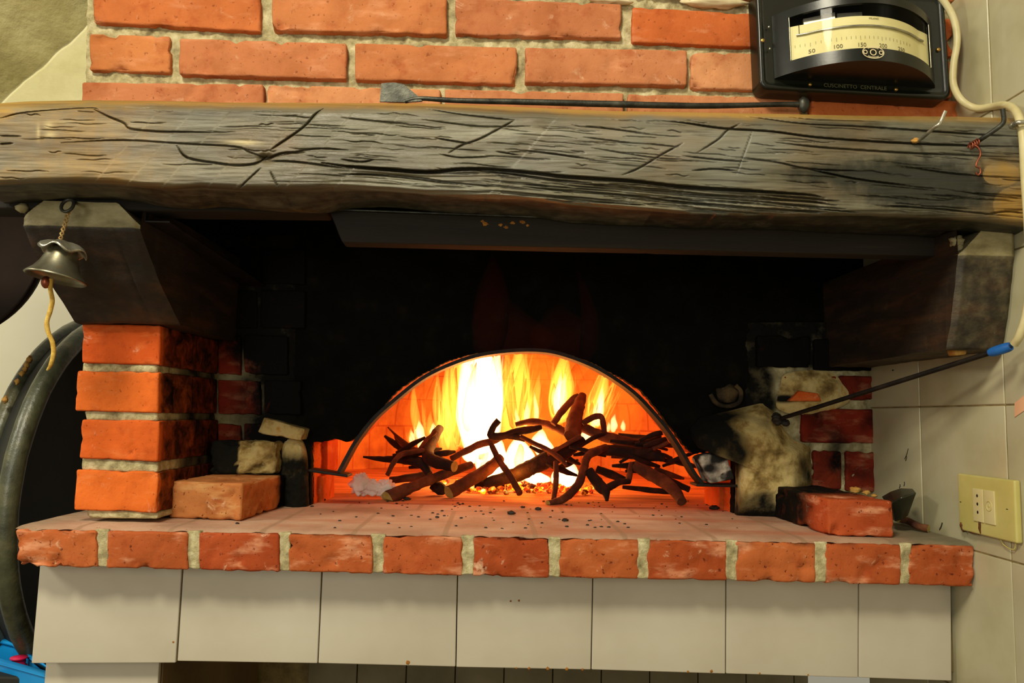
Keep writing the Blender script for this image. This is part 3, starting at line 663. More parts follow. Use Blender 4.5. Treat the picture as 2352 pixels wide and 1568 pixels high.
# ------------------------------------------------------------------ oven
def sootL(p): return 0
INNER = [(712, 1172), (712, 1120), (713, 1060), (712, 1016), (752, 1013), (767, 1007), (797, 1015), (816, 1005), (838, 981), (862, 953), (880, 936), (900, 908), (930, 884), (958, 865), (1000, 843), (1042, 823), (1105, 809), (1186, 801), (1250, 802), (1305, 812), (1368, 836), (1425, 866), (1470, 893), (1503, 930), (1545, 985), (1572, 1020), (1592, 1042), (1640, 1036), (1690, 1036), (1690, 1080), (1688, 1130), (1684, 1190)]
def oven():
    root = thing('brick_oven', 'wood fired brick oven with a low arched mouth and soot black front', 'oven', P(1196, 1165, YO))
    # --- soot black front, with the mouth cut through it
    mb = MB()
    q = np.array(INNER, float); seg = np.hypot(*np.diff(q, axis=0).T); cum = np.r_[0, np.cumsum(seg)]; n = 260
    tt = np.linspace(0, cum[-1], n + 1); ix = np.interp(tt, cum, q[:, 0]); iy = np.interp(tt, cum, q[:, 1])
    OUT = [(505, 1172), (505, 900), (505, 430), (1176, 430), (2060, 440), (2060, 900), (2060, 1200)]
    o = np.array(OUT, float); fr = np.array([0, .13, .30, .5, .72, .90, 1.0])
    ox = np.interp(tt / cum[-1], fr, o[:, 0]); oy = np.interp(tt / cum[-1], fr, o[:, 1])
    NR = 60; vs = []; cv = []
    for k in range(NR + 1):
        a = (k / NR) ** 1.5
        for i in range(n + 1):
            x, y = ix[i] + (ox[i] - ix[i]) * a, iy[i] + (oy[i] - iy[i]) * a
            if k == 0 and 3 < i < n - 3: x += random.uniform(-1.5, 1.5); y += random.uniform(-1.5, 1.5)
            p = P(x, y, YO); p.y += .0035 * fbm(p, 14, 2) + .0012 * nz(p, 90, 4) + .004
            vs.append(p)
    mb.add(vs, [(k * (n + 1) + i, k * (n + 1) + i + 1, (k + 1) * (n + 1) + i + 1, (k + 1) * (n + 1) + i) for k in range(NR) for i in range(n)])
    # thickness of the mouth, of fired brick
    rv = []
    for k in range(7):
        for i in range(n + 1): p = V(vs[i]); p.y += .11 * k / 6; rv.append(p)
    f = [(k * (n + 1) + i, (k + 1) * (n + 1) + i, (k + 1) * (n + 1) + i + 1, k * (n + 1) + i + 1) for k in range(6) for i in range(n)]
    mb.add(rv, f, [0 if k < 1 else 1 for k in range(6) for i in range(n)])
    fo = mb.build('oven_front', [M['soot'], M['brick_pillar']], root, kind='open')
    # --- chamber: soldier course and dome
    mb = MB(); cx = P(1196, 1100, 1.9).x; cy = 1.93; Rr = .53; hw = .135; Hd = .40; n = 128; uv = []
    prof = [(Rr, hw * k / 6, hw * k / 6) for k in range(7)]
    for k in range(1, 25):
        a = math.pi / 2 * k / 24; prof.append((Rr * math.cos(a) ** .85 if k < 24 else 0.001, hw + (Hd - hw) * math.sin(a), hw + Rr * a * .8))
    vs = []
    for (r, z, s) in prof:
        for i in range(n + 1):
            th = 2 * math.pi * i / n; vs.append(V((cx + r * math.cos(th), cy + r * math.sin(th), ZH - .001 + z))); uv.append((Rr * th, s, 0))
    for i_, p in enumerate(vs):
        d = V((p.x - cx, p.y - cy, 0)); p -= d.normalized() * .004 * fbm(p, 10) if d.length > .01 else V((0, 0, 0))
    fs = []
    for j in range(len(prof) - 1):
        for i in range(n):
            c = (vs[j * (n + 1) + i] + vs[(j + 1) * (n + 1) + i + 1]) / 2
            if c.y < 1.58 and c.z < ZH + .29: continue
            if c.y < 1.42: continue
            fs.append((j * (n + 1) + i, j * (n + 1) + i + 1, (j + 1) * (n + 1) + i + 1, (j + 1) * (n + 1) + i))
    mb.add(vs, fs); mb.uv = uv
    # jamb walls joining the mouth to the chamber
    for (px, py, sx) in ((712, 1172, -1), (1686, 1190, 1)):
        x0 = P(px, py, YO).x; x1 = cx + sx * .42
        g = MB()
    mb.build('oven_chamber', [M['chamber']], root, kind='open')
    mb = MB(); uv = []
    for (px, sx) in ((712, -1), (1688, 1)):
        x0 = P(px, 1150, YO).x + sx * .002; x1 = cx + sx * .43; yb = 1.62; mb = MB(); uv = []
        vs = [V((x0 + (x1 - x0) * i / 10, YO + .11 + (yb - YO - .11) * i / 10, ZH - .001 + .30 * j / 10)) for j in range(11) for i in range(11)]
        mb.add(vs, [(j * 11 + i, j * 11 + i + 1, (j + 1) * 11 + i + 1, (j + 1) * 11 + i) for j in range(10) for i in range(10)]); uv += [(p.y, p.z - ZH, 0) for p in vs]
        mb.uv = uv; mb.build('jamb', [M['chamber']], root, kind='open')
    # --- oven floor
    mb = MB(); box(mb, cx - .6, cx + .6, YO + .0405, 2.5, ZH - .05, ZH - .0005)
    mb.build('oven_floor', [M['oven_floor']], root)
    # --- iron arch
    a = [(781, 1086), (800, 1050), (821, 1014), (859, 965), (907, 922), (971, 872), (1036, 840), (1105, 818), (1186, 808), (1250, 809), (1300, 820), (1364, 845), (1418, 877), (1460, 909), (1500, 951), (1535, 994), (1566, 1042), (1592, 1088), (1612, 1113)]
    q = catmull([(x, y) for x, y in a], 6); mb = MB(); vs = []
    for i, (x, y) in enumerate(q):
        x0, y0 = q[max(0, i - 1)]; x1, y1 = q[min(len(q) - 1, i + 1)]; L = math.hypot(x1 - x0, y1 - y0); nx, ny = (y1 - y0) / L, -(x1 - x0) / L
        for (o_, yy) in ((0, 1.315), (8, 1.315), (8, 1.355), (0, 1.355)): vs.append(P(x, y, 1.315) + (P(x + nx * o_, y + ny * o_, 1.315) - P(x, y, 1.315)) + V((0, yy - 1.315, 0)))
    m_ = len(q); mb.add(vs, [(i * 4 + k, i * 4 + (k + 1) % 4, (i + 1) * 4 + (k + 1) % 4, (i + 1) * 4 + k) for i in range(m_ - 1) for k in range(4)] + [(0, 1, 2, 3), (m_ * 4 - 1, m_ * 4 - 2, m_ * 4 - 3, m_ * 4 - 4)], 0, .5, None, False)
    for (xa, ya, xb, yb) in ((708, 1077, 798, 1090), (1600, 1111, 1694, 1113)):
        c = [P(xa, ya + 6, 1.31), P(xb, yb + 6, 1.31), P(xb, yb, 1.31), P(xa, ya, 1.31)]; hexa(mb, c + [p + V((0, .045, 0)) for p in c], r=.001, step=.03, amp=.0003)
    mb.build('iron_arch', [M['iron_dark']], root, label='thin black iron arch with turned out feet')
    # --- fire brick jamb faces seen beside the arch
    mb = MB()
    for (x0, x1, y0, y1) in ((712, 742, 1094, 1165), (1652, 1684, 1118, 1186)):
        mb = MB(); c = [P(x0, y1, 1.40), P(x1, y1, 1.40), P(x1, y0, 1.40), P(x0, y0, 1.40)]; hexa(mb, c + [p + V((0, .10, 0)) for p in c], r=.003, fv=.4); mb.build('mouth_brick', [M['brick_pillar']], root)
    mb = MB(); c = [P(716, 1086, 1.43), P(752, 1086, 1.43), P(752, 1004, 1.43), P(716, 1004, 1.43)]; hexa(mb, c + [p + V((0, .10, 0)) for p in c], r=.003, fv=.1)
    mb.build('mouth_brick', [M['brick_pillar']], root)
    return root
OV = oven()
# left post of crumbling mortar and sooty bricks beside the pillar, and the scarred masonry on the right
def front_masonry():
    def soot_left(p):
        q = p.x; return 0
    mb = MB(); Yf = YO - .012
    def sl(p): # soot grows towards the oven
        x0, x1 = P(520, 900, Yf).x, P(625, 900, Yf).x; return max(.3, min(1, .36 + .6 * (p.x - x0) / (x1 - x0) + max(0, (p.z - P(560, 850, Yf).z) / .12)))
    rows = [(768, 858), (872, 950), (972, 1012)]
    for k, (a, b) in enumerate(rows):
        for (x0, x1) in (((500, 598), (606, 690)) if k % 2 else ((500, 552), (560, 660))):
            hexa(mb, pxbrick([(x0, b), (x1, b + 3), (x1, a + 3), (x0, a)], Yf, .05), r=.003, step=.009, amp=.001, soot=sl, chip=.004)
    for (x0, x1) in ((500, 590), (598, 700)):
        for a, b in ((570, 650), (665, 752)): hexa(mb, pxbrick([(x0, b), (x1, b + 2), (x1, a + 2), (x0, a)], Yf + .005, .05), r=.003, step=.012, amp=.001, soot=.98)
    rough_panel(mb, [(470, 1180), (712, 1180), (712, 540), (470, 540)], Yf + .009, 60, 170, .002, 60, m=1, sfn=lambda p: min(1, .12 + sl(p) * .85), fade=lambda u: .03 * max(0, u - .8) / .2)
    mb.build('sooty_brickwork', [M['brick_red'], M['mortar']], parent=OV, label='soot darkened brickwork between the brick pillar and the oven mouth')
    # rounded mortar post
    mb = MB(); Yq = YO - .04
    def post(u, v):
        y = 1172 - 172 * v; hw = 33 * math.sqrt(max(0, 1 - max(0, (v - .62) / .38) ** 2.2)); cx = 678 - 4 * v
        a = math.pi * u; x = cx - hw * math.cos(a)
        p = P(x, y, Yq + .045 - .030 * math.sin(a) * (hw / 33)); return p + V((0, -.004 * fbm(p, 40, 1) - .002 * nz(p, 150), .002 * fbm(p, 60)))
    zlo, zhi = P(670, 1165, Yq).z, P(670, 1060, Yq).z
    grid(mb, post, 40, 60, sfn=lambda p: max(.22, min(.9, (zhi + .03 - p.z) / .04)) if p.z < zhi + .03 else .22)
    mb.build('mortar_post', [M['plaster_y']], parent=OV, label='rounded lump of crumbly yellow mortar at the left edge of the oven mouth', kind='open')
    # slanting stone above it
    mb = MB(); c = [P(588, 994, 1.31), P(692, 1012, 1.31), P(700, 985, 1.31), P(606, 958, 1.31)]
    hexa(mb, c + [p + V((0, .06, 0)) for p in c], r=.003, soot=.25, chip=.004)
    mb.build('stone_fragment', [M['plaster_y']], parent=OV, label='slanting piece of grey brown stone wedged above the mortar lump left of the mouth')
    # right: red bricks, yellow render
    mb = MB()
    def sr(p):
        a = P(1800, 900, Yf).x; b = P(1900, 900, Yf).x; zt = P(1900, 850, Yf).z
        k = max(0, (p.z - zt) / .03) + max(0, (P(1790, 900, Yf).x - p.x) / .03) + .36 + .6 * nz(p, 26, 4); return max(0, min(1, k))
    for (x0, x1, a, b, v, s0) in ((1740, 1862, 770, 842, .3, 1), (1870, 2022, 778, 850, .2, 1), (1930, 2022, 862, 918, .3, .5), (1800, 1922, 862, 916, .9, 0), (1842, 2018, 938, 1016, .5, 0), (1868, 1934, 1034, 1122, .1, .45), (1944, 2012, 1036, 1128, .4, .35)):
        hexa(mb, pxbrick([(x0, b), (x1, b + 2), (x1, a + 2), (x0, a)], Yf - .004, .05), r=.004, step=.008, amp=.0016, fv=v, soot=(lambda p, s0=s0: max(s0, sr(p))), chip=.008)
    rough_panel(mb, [(1690, 1200), (2030, 1200), (2030, 740), (1690, 740)], Yf + .004, 110, 150, .003, 50, m=1, sfn=lambda p: min(1, max(.15, sr(p) * .9)), fade=lambda u: .03 * max(0, .16 - u) / .16)
    mb.build('scarred_brickwork', [M['brick_red'], M['mortar']], parent=OV, label='scorched red brickwork to the right of the oven beside the tiled wall')
    # plaster shoulder
    mb = MB()
    out = [(1760, 1206), (1686, 1196), (1689, 1150), (1690, 1110), (1688, 1040), (1668, 1024), (1602, 1030), (1590, 1010), (1585, 985), (1610, 958), (1680, 942), (1748, 925), (1775, 945), (1800, 985), (1822, 1010), (1860, 1026), (1866, 1080), (1864, 1150), (1850, 1204), (1760, 1206)]
    q = np.array(out, float); seg = np.hypot(*np.diff(q, axis=0).T); cum = np.r_[0, np.cumsum(seg)]; n = 120
    tt = np.linspace(0, cum[-1], n + 1); ix = np.interp(tt, cum, q[:, 0]); iy = np.interp(tt, cum, q[:, 1]); cx, cy = 1748, 1085
    NR = 34; vs = []; so = []
    for k in range(NR + 1):
        a = k / NR
        for i in range(n + 1):
            x = cx + (ix[i] - cx) * a; y = cy + (iy[i] - cy) * a; h = .045 * (1 - a ** 6)
            p = P(x, y, YO - .008 - h); p.y += .006 * fbm(p, 22, 5) + .002 * nz(p, 120, 2)
            d1 = 1.1 * math.exp(-((x - 1622) / 62) ** 2 - ((y - 992) / 60) ** 2); d2 = math.exp(-((x - 1850) / 30) ** 2 - ((y - 1090) / 50) ** 2) * .5; d3 = max(0, (y - 1110) / 60)
            d4 = math.exp(-((x - 1692) / 26) ** 2 - ((y - 1045) / 30) ** 2)
            vs.append(p); so.append(max(0, min(1, 1.3 * d1 + d2 + .8 * d3 + .9 * d4 + .12 + .45 * nz(p, 34, 8))))
    mb.add(vs, [(k * (n + 1) + i, k * (n + 1) + i + 1, (k + 1) * (n + 1) + i + 1, (k + 1) * (n + 1) + i) for k in range(NR) for i in range(n)], 0, .5, so)
    o1 = mb.build('plaster_shoulder', [M['plaster_y']], parent=OV, label='broken yellow plaster shoulder with a black scorch right of the oven mouth', kind='open')
    mb = MB(); vs = []; so = []; cx, cy = 1862, 900
    for k in range(21):
        a = k / 20
        for i in range(61):
            th = 2 * math.pi * i / 60; rx = 84 * (1 + .16 * math.sin(3 * th + 1)); ry = 58 * (1 + .14 * math.sin(2 * th + 2))
            x = cx + rx * a * math.cos(th); y = cy + ry * a * math.sin(th)
            p = P(x, y, YO - .014 - .012 * (1 - a ** 3)); p.y += .004 * fbm(p, 30, 9) + .001 * nz(p, 140)
            vs.append(p); so.append(max(0, min(1, 1.2 * math.exp(-((x - 1800) / 35) ** 2 - ((y - 915) / 10) ** 2) + max(0, (860 - y) / 30))))
    mb.add(vs, [(k * 61 + i, k * 61 + i + 1, (k + 1) * 61 + i + 1, (k + 1) * 61 + i) for k in range(20) for i in range(60)], 0, .5, so)
    mb.build('plaster_patch', [M['plaster_y']], parent=OV, label='rounded cream plaster patch on the red brickwork above the poker', kind='open')
    mb = MB(); hexa(mb, pxbrick([(1812, 921), (1888, 921), (1880, 903), (1836, 897)], YO - .034, .02), r=.003, step=.006, amp=.001, fv=.2)
    mb.build('brick_chip', [M['brick_pillar']], parent=OV, label='bright orange brick chip set in the cream plaster patch')
    mb = MB(); th = [(1632, 905), (1645, 925), (1670, 933), (1697, 924), (1702, 900), (1690, 884)]
    tube(mb, [P(x, y, YO - .006) for x, y in th], .004, 8, 4, .3, s=.5); lump(mb, P(1672, 906, YO + .002), (.020, .009, .017), rough=.35, s=.8)
    mb.build('round_plug', [M['soot_bright']], parent=OV, label='round sooty reddish plug in the black oven front right of the arch')
front_masonry()
# hood interior: dark upper part behind the beam
def hood():
    mb = MB()
    x0, x1 = P(505, 900, YO).x - .03, XW
    mb.add([V((x0, YO + .004, 1.30)), V((x1, YO + .004, 1.30)), V((x1, YO + .004, 2.2)), V((x0, YO + .004, 2.2))], [(0, 1, 2, 3)], 0, .5, None, False)
    mb.add([V((x0, YW + .1, 1.52)), V((x1, YW + .1, 1.50)), V((x1, YO + .02, 2.2)), V((x0, YO + .02, 2.2))], [(0, 1, 2, 3)], 0, .5, None, False)
    mb.add([V((x0, YP + .08, 1.25)), V((x0, YO + .02, 1.25)), V((x0, YO + .02, 2.2)), V((x0, YW, 1.6)), V((x0, YW, 1.45))], [(0, 1, 2, 3, 4)], 0, .5, None, False)
    mb.build('smoke_hood', [M['soot']], parent=OV, label='black sooty inside of the smoke hood behind the beam', kind='open')
hood()
# ------------------------------------------------------------------ pillar
def pillar():
    t = thing('brick_pillar', 'short pillar of four orange bricks with pale mortar carrying the left corbel', 'pillar', P(270, 1180, YP))
    mb = MB(); rows = [((188, 833), (366, 838), (368, 746), (188, 743)), ((171, 943), (362, 948), (364, 853), (177, 851)), ((181, 1052), (361, 1060), (367, 965), (187, 963)), ((168, 1171), (359, 1178), (363, 1083), (175, 1078))]
    def so(p): return max(0, min(.66, (p.y - YP - .004) / .10 + .42)) if p.y > YP + .004 else 0
    for k, q in enumerate(rows):
        f = [P(a, b, YP) for a, b in q]; d = (.165, .125, .165, .16)[k]
        hexa(mb, f + [p + V((0, d, 0)) for p in f], r=.003, step=.0075, amp=.001, fv=(.1, .6, .9, .5)[k], soot=so, chip=.004)
        g = [p + V((0, d + .007, 0)) for p in f]; hexa(mb, g + [V((p.x, YO - .005, p.z)) for p in f], r=.003, step=.012, amp=.001, fv=.1, soot=lambda p: .68)
    mb.build('bricks', [M['brick_pillar']], t)
    mb = MB()
    for (ya, yb, yc, yd, ins) in ((831, 855, 836, 857, 0), (941, 966, 946, 968, 9), (1050, 1081, 1058, 1086, 0), (1168, 1190, 1176, 1192, 14)):
        f = [P(186 + ins, yb, YP + .006), P(361, yd, YP + .005), P(361, yc, YP + .005), P(186 + ins, ya, YP + .006)]
        hexa(mb, f + [V((p.x, YO - .006, p.z)) for p in f], r=.004, step=.005, amp=.0026, soot=lambda p: max(0, min(.75, (p.y - YP - .03) / .12)))
    f = [P(200, 1186, YP + .012), P(352, 1186, YP + .012), P(352, 750, YP + .012), P(200, 750, YP + .012)]
    hexa(mb, f + [V((p.x, YO - .008, p.z)) for p in f], r=.003, step=.02, amp=.001, soot=.5)
    mb.build('mortar', [M['mortar']], t)
pillar()
# ------------------------------------------------------------------ hearth
def hearth():
    t = thing('hearth', 'hearth shelf of orange header bricks over a white tiled apron', 'hearth', V((0, YH, 0)))
    xs = [(35, 222), (245, 431), (456, 641), (662, 855), (880, 1062), (1085, 1263), (1283, 1468), (1488, 1671), (1690, 1874), (1895, 2070), (2088, 2239)]
    tl = lambda x: 1205 + .0216 * (x - 35); bl = lambda x: 1300 + .0213 * (x - 35)
    vals = [.3, .45, .6, .2, .1, 0, .25, .05, .35, .5, .15]
    pal = []
    mb = MB()
    def edge_soot(p): # grime along the upper arris
        return max(0, .75 * (1 - (ZH - p.z) / .012)) * max(0, .6 + 1.4 * nz(p, 20, 6)) if p.x > -.3 else .1
    for k, (a, b) in enumerate(xs):
        j = random.uniform(-.002, .002); dy = random.uniform(-1, 1.5)
        zt = ZH - .0035
        f = [P(a, bl(a) + dy, YH + j), P(b, bl(b) + dy + random.uniform(-1, 2), YH + j), P(b, tl(b) + 3, YH + j), P(a, tl(a) + 3, YH + j)]
        for p in f[2:]: p.z = zt
        hexa(mb, f + [p + V((0, .10, 0)) for p in f], r=.0035, step=.006, amp=.0015, fv=vals[k], chip=.007, soot=edge_soot)
    mb.build('edge_bricks', [M['brick_ledge']], t)
    for k in range(len(xs) - 1):
        mb = MB(); a, b = xs[k][1] - 3, xs[k + 1][0] + 3
        f = [P(a - 2, bl(a) - 3, YH + .002), P(b, bl(b) - 3, YH + .002), P(b + 3, tl(b), YH + .002), P(a, tl(a), YH + .002)]
        for p in f[2:]: p.z = ZH - .002
        hexa(mb, f + [p + V((0, .09, 0)) for p in f], r=.002, step=.004, amp=.0022)
        mb.build('mortar_joint', [M['mortar']], t)
    # dusty top: slab
    mb = MB(); NU, NV = 260, 60; x0 = P(33, 1205, YH).x; x1 = XW - .001
    def top(u, v):
        x = x0 + (x1 - x0) * u; y = YH + .003 + (YO + .04 - YH) * v; z = ZH + .0006 * fbm((x, y, 0), 30)
        if v < .06: z -= .004 * (1 - v / .06) ** 2 * (1 + .9 * nz((x, 0, 0), 40)); y += .0015 * nz((x, 1, 0), 60)
        return V((x, y, z))
    def ts(p): 
        return max(0, min(.9, (p.x - XW + .22) / .2)) * .9 + (0.5 if p.x < x0 + .1 else 0) * max(0, 1 - (p.x - x0) / .1)
    grid(mb, top, NU, NV, sfn=ts)
    box(mb, x0 + .004, x1, YH + .012, YO + .04, ZH - .045, ZH - .003, m=0)
    mb.build('slab_top', [M['hearth']], t)
    # tiled apron
    mb = MB(); zt = ZH - .058
    tb = [(72, 1523, 403, 1522, 92, 418), (407, 1518, 729, 1523, 421, 738), (731, 1523, 1046, 1531, 741, 1050), (1048, 1532, 1357, 1538, 1052, 1361), (1359, 1538, 1666, 1547, 1363, 1667), (1668, 1547, 1971, 1556, 1669, 1972), (1973, 1556, 2187, 1564, 1974, 2184)]
    for (a, ya, b, yb, ta, tb_) in tb:
        y_ = lambda x: 1296 + .0213 * (x - 35)
        f = [P(a, ya, YT), P(b, yb, YT), P(tb_, y_(tb_) - 8, YT), P(ta, y_(ta) - 8, YT)]
        for i, p in enumerate(f): p.y += random.uniform(-.0006, .0006)
        hexa(mb, f + [p + V((0, .009, 0)) for p in f], r=.0016, step=.05, amp=0)
    # rust drips and dots on the lower edge
    for (x, y, r) in ((937, 1521, 4.5), (398, 1474, 2.2), (1186, 1534, 2), (1215, 1535, 3), (1258, 1535, 3.5), (1302, 1536, 3.5), (1338, 1537, 2.5), (1634, 1541, 3.5), (1580, 1542, 2.5), (1745, 1546, 2), (1856, 1549, 2), (1173, 1380, 2), (1192, 1379, 2.2)):
        lump(mb, P(x, y, YT - .0001), (m2(r, YT), .0007, m2(r, YT)), m=1, rough=.3)
    mb.build('tile_apron', [M['tile'], M['rust_spot']], t)
    mb = MB(); xa = P(96, 1400, YT).x; zb = P(1176, 1531, YT).z
    box(mb, xa + .002, XW - .001, YT + .0092, YT + .03, zb - .001, ZH - .046); box(mb, xa + .002, XW - .001, YT + .03, YT + .08, zb + .03, ZH - .046)
    mb.build('apron_backing', [M['grout']], t)
    # support leg below, niche
    mb = MB(); x1 = P(102, 1560, 1.125).x; x2 = P(366, 1560, 1.125).x; x3 = P(628, 1560, 1.36).x
    box(mb, x1, x2 - .002, 1.125, 1.134, 0, zb + .01, r=.0015, step=.08, amp=0)
    box(mb, x1 + .002, x2, 1.136, 1.60, 0, zb + .02, m=1)
    mb.build('support_leg', [M['tile'], M['brown']], t)
    mb = MB(); xx = x3
    while xx < XW:
        box(mb, xx, min(xx + .098, XW), 1.62, 1.63, 0, ZH - .06, r=.0015, step=.1, amp=0); xx += .1
    box(mb, x2 - .05, XW, 1.632, 1.68, 0, ZH - .06, m=1); box(mb, x2, XW, YT + .08, 1.63, ZH - .09, ZH - .05, m=1)
    mb.build('niche_back', [M['niche'], M['grout']], t)
hearth()
# ------------------------------------------------------------------ loose bricks
def loose(fl, fr, br, top_py, name, mat, label, z=None, soot=None, chip=.008, amp=.0014, bl=None, left=None, fv=.5):
    z = ZH if z is None else z
    A, B = PZ(*fl, z), PZ(*fr, z)
    if br: Cc = PZ(*br, z); D = A + (Cc - B)
    else: D = PZ(*left, z); Cc = B + (D - A)
    top = P(fr[0], top_py, B.y).z; h = V((0, 0, top - z + 0.0)); e = V((0, 0, .0006))
    mb = MB(); hexa(mb, [A + e, B + e, B + h, A + h, D + e, Cc + e, Cc + h, D + h], r=.004, step=.005, amp=amp, chip=chip, soot=soot, fv=fv)
    print(name, (B - A).length, (Cc - B).length, top - z)
    mb.build(name, mat, base=(A + B + Cc + D) / 4, label=label, cat='brick', group='loose bricks on the hearth')
    return top, A, B, Cc, D
def two_face(c, d):
    return None
tz, A, B, Cc, D = loose((387, 1190), (553, 1197), (652, 1163), 1110, 'loose_brick', [M['brick_old']], 'tan dusty brick lying on the hearth beside the pillar, its end towards the room', fv=.4,
      soot=lambda p: max(0, min(.7, (ZH + .010 - p.z) / .012)) if p.y < 1.13 else max(0, min(.9, (p.y - 1.27) / .04)))
# sooty brick lying across its back end
f = [PZ(478, 1090, tz), PZ(631, 1090, tz)]; hh = V((0, 0, P(631, 1013, f[1].y).z - tz)); e = V((0, 0, .0008)); dd = V((.006, .075, 0))
mb = MB(); xm = f[0].lerp(f[1], .42).x
hexa(mb, [f[0] + e, f[1] + e, f[1] + hh, f[0] + hh, f[0] + e + dd, f[1] + e + dd, f[1] + hh + dd, f[0] + hh + dd], r=.007, step=.005, amp=.002, chip=.014, soot=lambda p: 1 if p.x < xm + .008 * nz(p, 80) else .28 + .5 * max(0, nz(p, 50, 3)))
mb.build('sooty_brick', [M['plaster_y']], base=f[0].lerp(f[1], .5), label='half black half cream sooty brick lying on the back of the tan brick', cat='brick', group='loose bricks on the hearth')
loose((1903, 1231), (2054, 1236), None, 1150, 'loose_brick', [M['brick_ledge']], 'orange red brick lying on the right of the hearth near the tiled wall', left=(1752, 1178), fv=.6,
      soot=lambda p: max(0, min(.85, (p.y - 1.105) / .12)))
mb = MB(); c = [P(1632, 1111, 1.30), P(1688, 1101, 1.30), P(1668, 1038, 1.30), P(1600, 1048, 1.30)]
hexa(mb, c + [p + V((0, .05, 0)) for p in c], r=.004, step=.004, amp=.0018, chip=.01, soot=lambda p: .5 + 1.6 * nz(p, 55, 9))
mb.build('block_fragment', [m_noise('flaked_block', [(.3, (90, 84, 74)), (.6, (200, 190, 176)), (.8, (226, 218, 206))], 60, 5, .9, .002, 160, soot=(22, 19, 16))], base=P(1650, 1111, 1.30), label='small black and white flaked block resting on the right foot of the iron arch', cat='brick')
# ------------------------------------------------------------------ fire wood
def zf(py, px): return PZ(px, py, ZH).y
def stick(name, label, pts, rads, char=False, branches=(), sawn=False, group='vine sticks burning in the oven'):
    mb = MB()
    def run(ps, rs): tube(mb, [P(x, y, Y) for x, y, Y in ps], rs, 12, 5, .16, 0, 1 if sawn else 0)
    run(pts, rads)
    for ps, rs in branches: run(ps, rs)
    z0 = min(p[2] for p in mb.v)
    if z0 < ZH: mb.v = [(a, b, c + (ZH - z0) if c - ZH < .03 and False else max(c, ZH + .0003)) for a, b, c in mb.v]
    c = P(*pts[len(pts) // 2])
    return mb.build(name, [M['bark_char' if char else 'bark'], M['sawn']], base=V((c.x, c.y, c.z)), label=label, cat='stick', group=group)
stick('stick', 'log with a pale yellow sawn end poking out beside the white paper', [(889, 1146, 1.43), (918, 1130, 1.45), (950, 1117, 1.47), (986, 1102, 1.50), (1037, 1083, 1.54), (1082, 1067, 1.58)], [.0155, .0125, .0105, .0095, .009, .008], sawn=True)
stick('stick', 'stout straight log with a round cut end in the middle front of the pile', [(1030, 1131, 1.50), (1071, 1108, 1.53), (1122, 1076, 1.57), (1148, 1052, 1.60)], [.0125, .013, .0125, .011], sawn=True)
stick('stick', 'bent dark branch with a round cut end curving up on the left of the flames', [(1044, 1071, 1.50), (1003, 1061, 1.53), (983, 1046, 1.57), (989, 1022, 1.62), (1000, 998, 1.66), (1010, 984, 1.70)], [.0105, .0125, .013, .011, .011, .009], char=True, sawn=True)
stick('stick', 'thin arching bright stick above the white paper', [(890, 1090, 1.48), (906, 1059, 1.5), (923, 1043, 1.52), (952, 1037, 1.54), (975, 1034, 1.55)], [.0045, .005, .0055, .005, .004])
stick('stick', 'long black pointed stick at the far left of the pile', [(834, 1049, 1.58), (880, 1054, 1.58), (930, 1056, 1.58), (968, 1064, 1.57), (986, 1088, 1.56)], [.002, .006, .009, .011, .007], char=True)
stick('stick', 'dark twig slanting up to the left at the pile edge', [(884, 1001, 1.66), (901, 1015, 1.65), (923, 1030, 1.64), (946, 1037, 1.62)], [.003, .0065, .007, .006], char=True)
stick('stick', 'slim forked twig pointing up to the upper left', [(891, 981, 1.66), (918, 1007, 1.64), (945, 1029, 1.62), (962, 1036, 1.6)], [.0015, .004, .0065, .006], branches=[([(905, 992, 1.66), (912, 1012, 1.65), (930, 1026, 1.63)], [.0015, .003, .005])])
stick('stick', 'hooked branch standing in front of the white flame', [(1146, 965, 1.60), (1133, 980, 1.60), (1129, 1000, 1.60), (1156, 1001, 1.6), (1190, 991, 1.61), (1216, 987, 1.62), (1243, 981, 1.63)], [.007, .0065, .0085, .008, .0085, .008, .005], char=True, branches=[([(1160, 1000, 1.6), (1185, 1004, 1.6), (1206, 1011, 1.6)], [.006, .006, .004])])
stick('stick', 'bowed stick bridging the white hot gap in the middle', [(1037, 1053, 1.58), (1071, 1035, 1.6), (1105, 1019, 1.61), (1131, 1014, 1.62), (1150, 1006, 1.62)], [.006, .007, .0075, .007, .005])
stick('stick', 'slim bright stick leaning down to the right from the bowed stick', [(1124, 1011, 1.57), (1136, 1036, 1.55), (1150, 1062, 1.53), (1173, 1095, 1.50), (1194, 1133, 1.47)], [.005, .006, .0065, .0065, .006])
stick('stick', 'thickest dark log rising to the right across the centre of the fire', [(1112, 1108, 1.58), (1160, 1098, 1.58), (1200, 1083, 1.58), (1240, 1063, 1.59), (1277, 1046, 1.6), (1310, 1030, 1.61), (1340, 1008, 1.62)], [.010, .013, .0155, .017, .017, .014, .008], char=True)
stick('stick', 'thin twig sloping down over the thick dark log', [(1196, 1002, 1.56), (1229, 1019, 1.55), (1257, 1032, 1.55), (1286, 1052, 1.54), (1302, 1070, 1.53)], [.004, .005, .005, .0055, .003])
stick('stick', 'thin straight twig lying along the top of the thick dark log', [(1258, 1044, 1.57), (1296, 1022, 1.57), (1335, 1001, 1.57)], [.0035, .004, .0045])
stick('stick', 'upright thin stick standing in front of the white embers', [(1277, 1060, 1.52), (1277, 1100, 1.50), (1272, 1146, 1.465)], [.005, .0055, .005])
